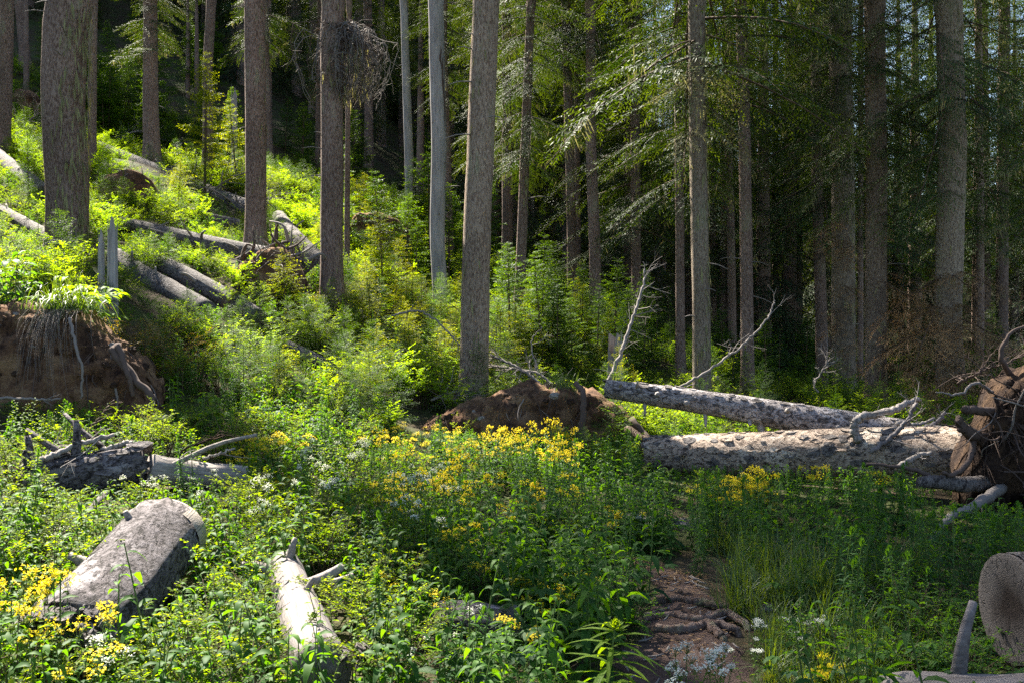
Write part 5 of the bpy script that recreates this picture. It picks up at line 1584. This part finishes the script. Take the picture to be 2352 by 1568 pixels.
zone(12, 610, 1000, 430, 680, 20, 36, .8, 1.8, 'hem', "sunlit hillside hemlock", "sunlit hillside hemlocks")
zone(16, -120, 230, 60, 330, 26, 60, 1.5, 3.5, 'fir', "dark hillside fir", "dark hillside firs", True)

# ---- bushes
def bush(u, vb, vt, meshes, h0, name, cat, singular, plural, label=None, fat=1.0, group=None, Y=None):
    g = ground_hit(u, vb) if Y is None else P(u, vb, Y)
    z = z1(g[0], g[1]); h = max(.15, P(u, vt, g[1])[2] - z)
    return plant(name, cat, group, singular, plural, g[0], g[1], [meshes[int(u) % len(meshes)]], h, h0, None, fat, label=label)
for u, vb, vt in [(330, 870, 690), (290, 830, 680), (400, 880, 720), (350, 900, 780)]:
    bush(u, vb, vt, RUSTY, 1.1, "twiggy_bush", "bush", "twiggy rust-tinged bush", "twiggy rust-tinged bushes", group="twiggy bushes beside the soil bank")
for u, vb, vt in [(470, 640, 555), (440, 620, 560), (500, 650, 590), (900, 930, 790), (960, 940, 800), (1010, 930, 800), (990, 870, 760), (850, 900, 800), (1040, 900, 790), (930, 800, 720), (670, 480, 420), (640, 500, 440), (700, 520, 450), (820, 600, 520), (650, 450, 380), (40, 380, 320), (70, 360, 310), (80, 400, 340)]:
    bush(u, vb, vt, BUSH, 1.0, "leafy_bush", "bush", "bright leafy bush", "bright leafy bushes", group="bright leafy bushes on the slope")
for u, vb, vt, d in [(490, 1010, 890, 1), (440, 1020, 930, 1), (360, 1000, 950, 1), (560, 1000, 930, 0), (40, 660, 580, 0), (200, 660, 600, 1), (20, 720, 620, 0), (620, 990, 930, 0)]:
    bush(u, vb, vt, COMP if d else COMPD, .9, "leafy_sapling", "plant", "broad-leaved sapling", "broad-leaved saplings", group="broad-leaved saplings with compound leaves", Y=10.4 if 340 < u < 700 else (11.6 if u < 250 else None))

# ---- tussocks
def tuss(u, v, Y, h, label=None, fat=1.0, on=None):
    x, y = P(u, v, Y)[0], Y
    z = z1(x, y) if on is None else P(u, v, Y)[2]
    t = thing("grass_tussock", label or "", "grass tussock", (x, y, z), "grass tussocks" if not label else None, (u * .37) % 6.28)
    s = h / .55
    link("blades", TUSS[int(u) % 4], t, (0, 0, 0), (0, 0, 0), (s * fat, s * fat, s))
    if not label: pend(t, "grass tussock", "grass tussocks", where(x, y))
    return t
TB = [tussock(200 + i, 340, .62, .008, .15, 1.2, .55).mesh("blades", ['grass']) for i in range(2)]
for i, (u, v, Y, lab) in enumerate([(150, 712, 11.0, "big drooping grass tuft on top of the ochre soil bank"), (1292, 898, 13.1, "short grass tuft on top of the middle soil mound")]):
    p = P(u, v, Y)
    t = thing("grass_tussock", lab, "grass tussock", tuple(p)); s = 1.0 if i == 0 else .62
    link("blades", TB[i], t, (0, 0, 0), (0, 0, .5), s)
dt = MB(); rg = np.random.default_rng(3)
for i in range(70):     # dry blades hanging down the bank below the tuft
    a = rg.uniform(-.9, .9); l = rg.uniform(.25, .95)
    o_ = V3(rg.normal(0, .13), -.12 + rg.normal(0, .04), .02)
    tube(dt, smooth_path([o_, o_ + V3(math.sin(a) * .2 * l, -.22, -.1), o_ + V3(math.sin(a) * .35 * l, -.34, -.55 * l), o_ + V3(math.sin(a) * .45 * l, -.33, -l)], 9), np.linspace(.003, .001, 9), 3, var=rg.random())
o = link("dry_grass", dt.mesh("dry_grass", ['twig']), None, tuple(P(150, 715, 11.0))); o['kind'] = 'stuff'; o['label'] = "dry grass blades hanging down the soil bank below the tuft"
for u, v, Y, h in [(1700, 1380, 6.4, .40), (1760, 1400, 6.1, .45), (1820, 1420, 5.9, .5), (1880, 1440, 5.8, .5), (1930, 1420, 5.9, .5), (1980, 1430, 5.8, .45), (1850, 1350, 6.5, .5), (1780, 1330, 6.8, .45), (1720, 1300, 7.2, .4), (2040, 1400, 6.0, .4),
                   (1900, 1480, 5.2, .40), (1960, 1500, 5.0, .35), (1830, 1490, 5.1, .35), (1780, 1500, 5.0, .28), (2010, 1540, 4.7, .28), (1900, 1560, 4.5, .3), (1960, 1590, 4.4, .3), (1840, 1590, 4.4, .25), (1760, 1590, 4.4, .2), (1660, 1290, 7.6, .4)]:
    tuss(u, v, Y, h)
for u, v, Y, h in [(480, 590, 20, .5), (700, 850, 14, .4), (1260, 905, 13.6, .35), (1330, 905, 13.6, .35), (2080, 1000, 12, .5), (400, 540, 20, .4), (990, 900, 14, .4)]:
    tuss(u, v, Y, h)

# ---- flowers
def flowers(lst, F, Hd, name, cat, group, singular, plural, hmin=.22):
    for u, v, Y in lst:
        x = (u - CX) / FP * Y; z = z1(x, Y)
        if Y > 4.7 and path_dist(np.array(x), np.array(Y)) < .03: continue
        h = P(u, v, Y)[2] - z
        if h < hmin: h = hmin
        k = int(u * 3 + v) % 4
        plant(name, cat, group, singular, plural, x, Y, [F[k], Hd[k]], h * .93, .5, None, min(1.35, max(.8, .42 / max(h, .2))) if h > .25 else 1.3)
rf = np.random.default_rng(31)
YL = [(560, 1010, 9.4), (585, 1000, 9.5), (610, 1008, 9.4), (545, 1030, 9.2), (600, 1030, 9.2), (660, 995, 9.6), (685, 1005, 9.6), (630, 1000, 9.7), (525, 1045, 9.0), (575, 1050, 9.0), (640, 1100, 8.3), (655, 1105, 8.2),
      (910, 1130, 7.6), (930, 1150, 7.4), (1050, 1215, 6.8), (1075, 1205, 6.8), (1060, 1240, 6.5), (60, 1312, 4.5), (100, 1325, 4.6), (30, 1400, 4.2), (230, 1400, 4.4),
      (250, 1506, 4.05), (1220, 1105, 8.2), (1245, 1120, 8.0), (1215, 1145, 7.9), (1395, 1200, 7.4), (1410, 1175, 7.6), (1310, 1300, 6.2), (1340, 1330, 6.0), (1230, 1340, 5.7), (1260, 1345, 5.7), (1215, 1320, 5.8), (1240, 1390, 5.5), (1300, 1385, 5.6),
      (1270, 1410, 5.3), (1220, 1455, 4.9), (1180, 1440, 5.0), (890, 1330, 5.8), (1000, 1370, 5.5), (1120, 1300, 6.2), (1850, 1072, 9.2), (1870, 1078, 9.2), (2015, 1085, 9.0), (250, 975, 10.3), (335, 970, 10.3), (270, 985, 10.2), (90, 930, 10.3), (1460, 1250, 7.2)]
YL += [(rf.uniform(840, 1330), rf.uniform(978, 1062), rf.uniform(9.6, 12.2)) for _ in range(70)]
YL += [(rf.normal(1690, 55), rf.uniform(1078, 1170), rf.uniform(8.3, 9.5)) for _ in range(34)]
YL += [(rf.uniform(880, 1450), rf.uniform(1060, 1200), rf.uniform(7, 9.5)) for _ in range(18)]
flowers(YL, RAG_F, RAG_H, "ragwort", "flower", "yellow ragwort in the meadow", "yellow ragwort", "yellow ragworts")
WL = [(930, 1085, 8.2), (945, 1095, 8.1), (985, 1065, 8.6), (1000, 1075, 8.5), (485, 1075, 8.6), (445, 1095, 8.3), (320, 1088, 7.7), (340, 1095, 7.7), (120, 1210, 6.6), (150, 1225, 6.5), (1475, 1185, 7.6), (1580, 1490, 4.25), (1610, 1482, 4.3), (1640, 1490, 4.25), (1655, 1500, 4.2), (1600, 1530, 4.1), (1570, 1510, 4.15),
      (1725, 1440, 5.1), (1750, 1448, 5.0), (1790, 1440, 5.1), (1840, 1448, 5.0), (1870, 1440, 5.0), (1885, 1430, 5.1), (1740, 1505, 4.6), (270, 1505, 4.2), (200, 1450, 4.4), (1880, 1300, 6.4), (1050, 1480, 4.8), (960, 1500, 4.7), (1080, 1395, 5.2), (460, 1130, 7.6), (740, 1120, 7.6), (690, 1230, 6.8), (1330, 1210, 7.2)]
WL += [(rf.uniform(690, 850), rf.uniform(1000, 1110), rf.uniform(8, 10)) for _ in range(12)]
WL += [(rf.uniform(560, 1050), rf.uniform(1090, 1250), rf.uniform(6.6, 8.2)) for _ in range(18)]
flowers(WL, VAL_F, VAL_H, "white_flower", "flower", "white valerian in the meadow", "white-flowered valerian", "white-flowered valerians", .2)
for u, v, Y in [(1880, 1525, 4.3), (1900, 1540, 4.25), (1870, 1550, 4.2), (1915, 1530, 4.3), (1800, 1550, 4.2)]:
    x = (u - CX) / FP * Y
    plant("yellow_flower", "flower", "small yellow flowers by the corner", "small orange-yellow flower", "small orange-yellow flowers", x, Y, [VAL_F[int(u) % 4], RAG_H[int(u) % 4]], max(.15, P(u, v, Y)[2] - z1(x, Y)), .5, None, .6)

# ---- willow-herb
WH = MB()
mb_, tp_ = herb_clump(501, .62, 1, .0, 44, .27, .10, .40, .75, .05, .25, True, .05, .55, prof=(.8, 1, .6)); WH.merge(mb_)
for p_, a_ in tp_:
    a = np.arange(46) * 2.4; q = np.linspace(0, 1, 46)
    blades(WH, p_ + ZUP * (q * .05 - .045)[:, None], np.stack([np.cos(a) * (.9 - .6 * q), np.sin(a) * (.9 - .6 * q), .5 + 1.8 * q], 1), np.stack([np.cos(a), np.sin(a), 0 * a], 1), .055 - .03 * q, .011, .9 + 0 * q, 0, .2, 0)
WHM = WH.mesh("foliage", ['bright', 'stem'])
x = (1392 - CX) / FP * 4.15
t = plant("willow_herb", "plant", None, "", "", x, 4.15, [WHM], P(1392, 1400, 4.15)[2] - z1(x, 4.15), .64, .6, 2.1, label="sunlit pale green willow herb with arching narrow leaves at the front edge of the path", tilt=.02)
t = plant("willow_herb", "plant", None, "", "", (2092 - CX) / FP * 5.2, 5.2, [WHM], P(2130, 1360, 5.2)[2] - z1((2130 - CX) / FP * 5.2, 5.2), .64, .9, .8, label="single pale willow herb just left of the sawn log end", tilt=.03)
c = 0
FWL = [(2080, 1040, 9.0), (2040, 1060, 9.0), (2000, 1055, 9.0), (2110, 1130, 8.3), (1960, 1080, 9), (2290, 1125, 7.9), (2250, 1160, 7.6), (2320, 1150, 7.6), (2345, 1170, 7.4), (2200, 1190, 7.3), (2380, 1140, 7.6)]
FWL += [(rf.uniform(1880, 2380), rf.uniform(1120, 1330), rf.uniform(5.6, 8.6)) for _ in range(75)]
for u, v, Y in FWL:
    x = (u - CX) / FP * Y; z = z1(x, Y); h = P(u, v, Y)[2] - z
    if h < .2 or h > .85 or blocked(x, Y): continue
    if u > 2230 and Y < 5.6: continue
    plant("willow_herb", "plant", "willow herb at the right", "green willow herb", "green willow herbs", x, Y, [WILLOW[c % 4]], h, .72); c += 1
for u, v, Y in [(1060, 1170, 7.4), (1100, 1150, 7.6), (1140, 1190, 7.2), (1180, 1180, 7.4), (1000, 960, 12.4), (1010, 950, 12.5), (1080, 975, 12.3), (1400, 1000, 11.8), (1440, 985, 12), (1370, 1010, 11.6)]:
    x = (u - CX) / FP * Y; z = z1(x, Y); h = P(u, v, Y)[2] - z
    plant("willow_herb", "plant", "willow herb in the meadow", "willow herb", "willow herbs", x, Y, [WILLOW[int(u) % 4]], h, .72)

# ---- individual shrubs and broad leaves in the near meadow
def near_plants(n, y0, y1, meshes, h0, ha, hb, name, cat, group, singular, plural, seed, ucond=None, fat=1.0):
    r = np.random.default_rng(seed); c = 0; tries = 0; got = []
    while c < n and tries < n * 60:
        tries += 1
        y = r.uniform(y0, y1); x = r.uniform(-.53, .53) * y
        u = CX + x / y * FP
        if ucond and not ucond(u, y): continue
        if blocked(x, y, .06) or path_dist(np.array(x), np.array(y)) < .08: continue
        if any((x - a) ** 2 + (y - b) ** 2 < .05 for a, b in got): continue
        h = r.uniform(ha, hb); mh = max_h(x, y, z1(x, y))
        if mh < .12: continue
        h = min(h, mh)
        plant(name, cat, group, singular, plural, x, y, [meshes[c % len(meshes)]], h, h0, None, fat * (1.0 if h > .3 else 1.3)); got.append((x, y)); c += 1
near_plants(85, 4.1, 10.8, SHRUB, .62, .35, .62, "huckleberry_bush", "bush", "small-leaved bushes in the meadow", "yellow-green small-leaved bush", "yellow-green small-leaved bushes", 1, lambda u, y: u < 980)
near_plants(95, 3.8, 7.5, BROAD, .6, .38, .62, "broad_leaved_herb", "plant", "broad-leaved herbs in the meadow", "broad-leaved herb", "broad-leaved herbs", 2, lambda u, y: u < 1480)
near_plants(40, 4.2, 8, PALM, .29, .18, .30, "hand_leaved_herb", "plant", "hand-leaved herbs by the path", "low hand-leaved herb", "low hand-leaved herbs", 3, lambda u, y: 1180 < u < 1520 or (u > 2020 and y < 5))
near_plants(26, 4.3, 6.2, SHRUBD, .62, .3, .45, "dark_leafy_bush", "bush", "dark leafy bushes by the sawn log", "dark leafy bush", "dark leafy bushes", 4, lambda u, y: u > 2020)

# herbs closing the far end of the path
for i, (x, y, h) in enumerate([(.72, 7.55, .42), (.95, 7.7, .40), (1.12, 7.45, .38), (.85, 8.1, .42), (1.2, 8.0, .40), (.6, 8.0, .45), (1.35, 7.3, .42), (1.0, 8.5, .38), (1.3, 8.6, .40), (1.55, 8.2, .42), (1.2, 9.2, .36), (1.5, 9.4, .36), (1.75, 9.0, .38), (1.9, 9.9, .34), (1.6, 10.1, .32), (.55, 7.2, .42)]):
    plant("broad_leaved_herb", "plant", "broad-leaved herbs in the meadow", "leafy herb", "leafy herbs", x, y, [HERB[i % 4] if i % 3 else WILLOW[i % 4]], h, .54 if i % 3 else .72, None, 1.25)

# ------------------------------------------------------------------ undergrowth nobody could count
def scatter(name, label, protos, P_, R_, S_, K_):
    me = bpy.data.meshes.new(name)
    n = len(P_)
    me.vertices.add(n)
    me.vertices.foreach_set("co", np.asarray(P_, np.float32).ravel())
    a = me.attributes.new("rot", 'FLOAT_VECTOR', 'POINT'); a.data.foreach_set("vector", np.asarray(R_, np.float32).ravel())
    a = me.attributes.new("scl", 'FLOAT_VECTOR', 'POINT'); a.data.foreach_set("vector", np.asarray(S_, np.float32).ravel())
    a = me.attributes.new("kid", 'INT', 'POINT'); a.data.foreach_set("value", np.asarray(K_, np.int32))
    o = link(name, me); o['kind'] = 'stuff'; o['label'] = label
    g = bpy.data.node_groups.new(name, 'GeometryNodeTree')
    g.interface.new_socket("Geometry", in_out='INPUT', socket_type='NodeSocketGeometry')
    g.interface.new_socket("Geometry", in_out='OUTPUT', socket_type='NodeSocketGeometry')
    gi = g.nodes.new("NodeGroupInput"); go = g.nodes.new("NodeGroupOutput"); jn = g.nodes.new("GeometryNodeJoinGeometry")
    def attr(nm, ty):
        x = g.nodes.new("GeometryNodeInputNamedAttribute"); x.data_type = ty; x.inputs[0].default_value = nm
        return x.outputs[0]
    rot, scl, kid = attr("rot", 'FLOAT_VECTOR'), attr("scl", 'FLOAT_VECTOR'), attr("kid", 'INT')
    for k, pm in enumerate(protos):
        po = bpy.data.objects.new(pm.name + "_source", pm)
        oi = g.nodes.new("GeometryNodeObjectInfo"); oi.inputs['Object'].default_value = po; oi.inputs['As Instance'].default_value = True
        cp = g.nodes.new("FunctionNodeCompare"); cp.data_type = 'INT'; cp.operation = 'EQUAL'
        ii = [s for s in cp.inputs if s.type == 'INT']
        g.links.new(kid, ii[0]); ii[1].default_value = k
        ip = g.nodes.new("GeometryNodeInstanceOnPoints")
        g.links.new(gi.outputs[0], ip.inputs['Points']); g.links.new(cp.outputs[0], ip.inputs['Selection'])
        g.links.new(oi.outputs['Geometry'], ip.inputs['Instance'])
        g.links.new(rot, ip.inputs['Rotation']); g.links.new(scl, ip.inputs['Scale'])
        g.links.new(ip.outputs[0], jn.inputs[0])
    g.links.new(jn.outputs[0], go.inputs[0])
    md = o.modifiers.new("plants", 'NODES'); md.node_group = g
    return o

def grow(name, label, region, density, kinds, seed, keep=.0, pad=.05):
    """kinds: (mesh, its height, min, max, weight fn(u, y, noise))"""
    r = np.random.default_rng(seed)
    x0, x1, y0, y1 = region
    n = int((x1 - x0) * (y1 - y0) * density)
    x = r.uniform(x0, x1, n); y = r.uniform(y0, y1, n)
    ok = in_view(x, y, 1.22) & ~blocked(x, y, pad) & (path_dist(x, y) > .03)
    x, y = x[ok], y[ok]; z = Z(x, y)
    u = CX + x / y * FP
    Ps, Rs, Ss, Ks = [], [], [], []
    for i in range(len(x)):
        nz = mnoise.noise(Vector((x[i] * .55, y[i] * .55, seed)))
        w = np.array([max(0, k[4](u[i], y[i], nz)) for k in kinds])
        if w.sum() <= 0: continue
        k = int(r.choice(len(kinds), p=w / w.sum()))
        h = r.uniform(kinds[k][2], kinds[k][3])
        mh = max_h(x[i], y[i], z[i])
        if h > mh and r.random() > keep:
            if mh < .10: continue
            h = mh
        s = h / kinds[k][1]; f = 1.0 if h > .25 else min(1.6, .25 / h)
        Ps.append((x[i], y[i], z[i] - .01)); Rs.append((r.normal(0, .1), r.normal(0, .1), r.uniform(0, 6.28))); Ss.append((s * f, s * f, s)); Ks.append(k)
    return scatter(name, label, [k[0] for k in kinds], Ps, Rs, Ss, Ks)

one = lambda u, y, n: 1.0
lft = lambda u, y, n: np.clip((1350 - u) / 300, 0, 1)
rgt = lambda u, y, n: np.clip((u - 1400) / 200, 0, 1)
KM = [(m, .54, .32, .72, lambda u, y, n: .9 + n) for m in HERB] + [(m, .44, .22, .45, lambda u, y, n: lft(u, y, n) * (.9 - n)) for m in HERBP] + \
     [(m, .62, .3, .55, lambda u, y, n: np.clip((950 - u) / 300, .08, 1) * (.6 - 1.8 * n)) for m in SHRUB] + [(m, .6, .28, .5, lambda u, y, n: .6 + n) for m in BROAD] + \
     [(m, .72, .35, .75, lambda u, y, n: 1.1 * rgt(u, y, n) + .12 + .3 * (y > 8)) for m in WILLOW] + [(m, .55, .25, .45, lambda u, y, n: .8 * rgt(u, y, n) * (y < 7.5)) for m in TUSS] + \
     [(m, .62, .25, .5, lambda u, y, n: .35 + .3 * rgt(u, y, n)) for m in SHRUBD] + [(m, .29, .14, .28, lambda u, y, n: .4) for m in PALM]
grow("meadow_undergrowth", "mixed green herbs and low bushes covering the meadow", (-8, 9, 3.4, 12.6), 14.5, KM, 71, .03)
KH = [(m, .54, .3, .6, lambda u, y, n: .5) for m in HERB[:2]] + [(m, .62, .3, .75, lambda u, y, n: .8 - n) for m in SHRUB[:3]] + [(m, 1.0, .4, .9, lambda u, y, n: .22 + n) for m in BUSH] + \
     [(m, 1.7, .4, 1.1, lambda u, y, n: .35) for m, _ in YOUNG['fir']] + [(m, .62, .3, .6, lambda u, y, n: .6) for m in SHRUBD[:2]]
grow("hillside_undergrowth", "bushy green undergrowth covering the hillside", (-26, 3, 11.5, 42), 7.0, KH, 72, .06, .0)
grow("forest_undergrowth", "dark low undergrowth beneath the forest trees at the right", (1.5, 22, 12, 40), 3.2, KH, 73, .06, .0)

r = np.random.default_rng(91)
Pw, Rw, Sw, Kw = [], [], [], []
while len(Pw) < 420:
    y = r.uniform(70, 150); x = r.uniform(-.66, .72) * y
    s = (r.uniform(17, 24) if x < .12 * y else r.uniform(9, 14)) / 13
    Pw.append((x, y, z1(x, y))); Rw.append((0, 0, r.uniform(0, 6))); Sw.append((s, s, s)); Kw.append(len(Pw) % 4)
scatter("distant_forest", "far dark wood beyond the nearer forest trees", [m for m, h in CROWN_FAR], Pw, Rw, Sw, Kw)

# ------------------------------------------------------------------ finish the labels
def ordinal(i):
    return {1: "first", 2: "second", 3: "third", 4: "fourth", 5: "fifth", 6: "sixth", 7: "seventh", 8: "eighth", 9: "ninth", 10: "tenth"}.get(i, f"{i}{'th' if i % 100 in (11, 12, 13) else {1: 'st', 2: 'nd', 3: 'rd'}.get(i % 10, 'th')}")
groups = {}
for o, s, p, place, order in PENDING: groups.setdefault((s, p, place), []).append(o)
for (s, p, place), L in groups.items():
    if len(L) == 1: L[0]['label'] = f"{s} {place}"; continue
    L.sort(key=lambda o: o.location.x / max(o.location.y, .1))
    for i, o in enumerate(L):
        if len(L) == 2: o['label'] = f"{'left' if i == 0 else 'right'} one of two {p} {place}"
        elif i == 0: o['label'] = f"leftmost of {len(L)} {p} {place}"
        elif i == len(L) - 1: o['label'] = f"rightmost of {len(L)} {p} {place}"
        else: o['label'] = f"{ordinal(i + 1)} from left of {len(L)} {p} {place}"

for o in COL.objects:
    if o.parent and o.name.split('.')[0] in ('lichen', 'flower_head'): o['kind'] = 'stuff'
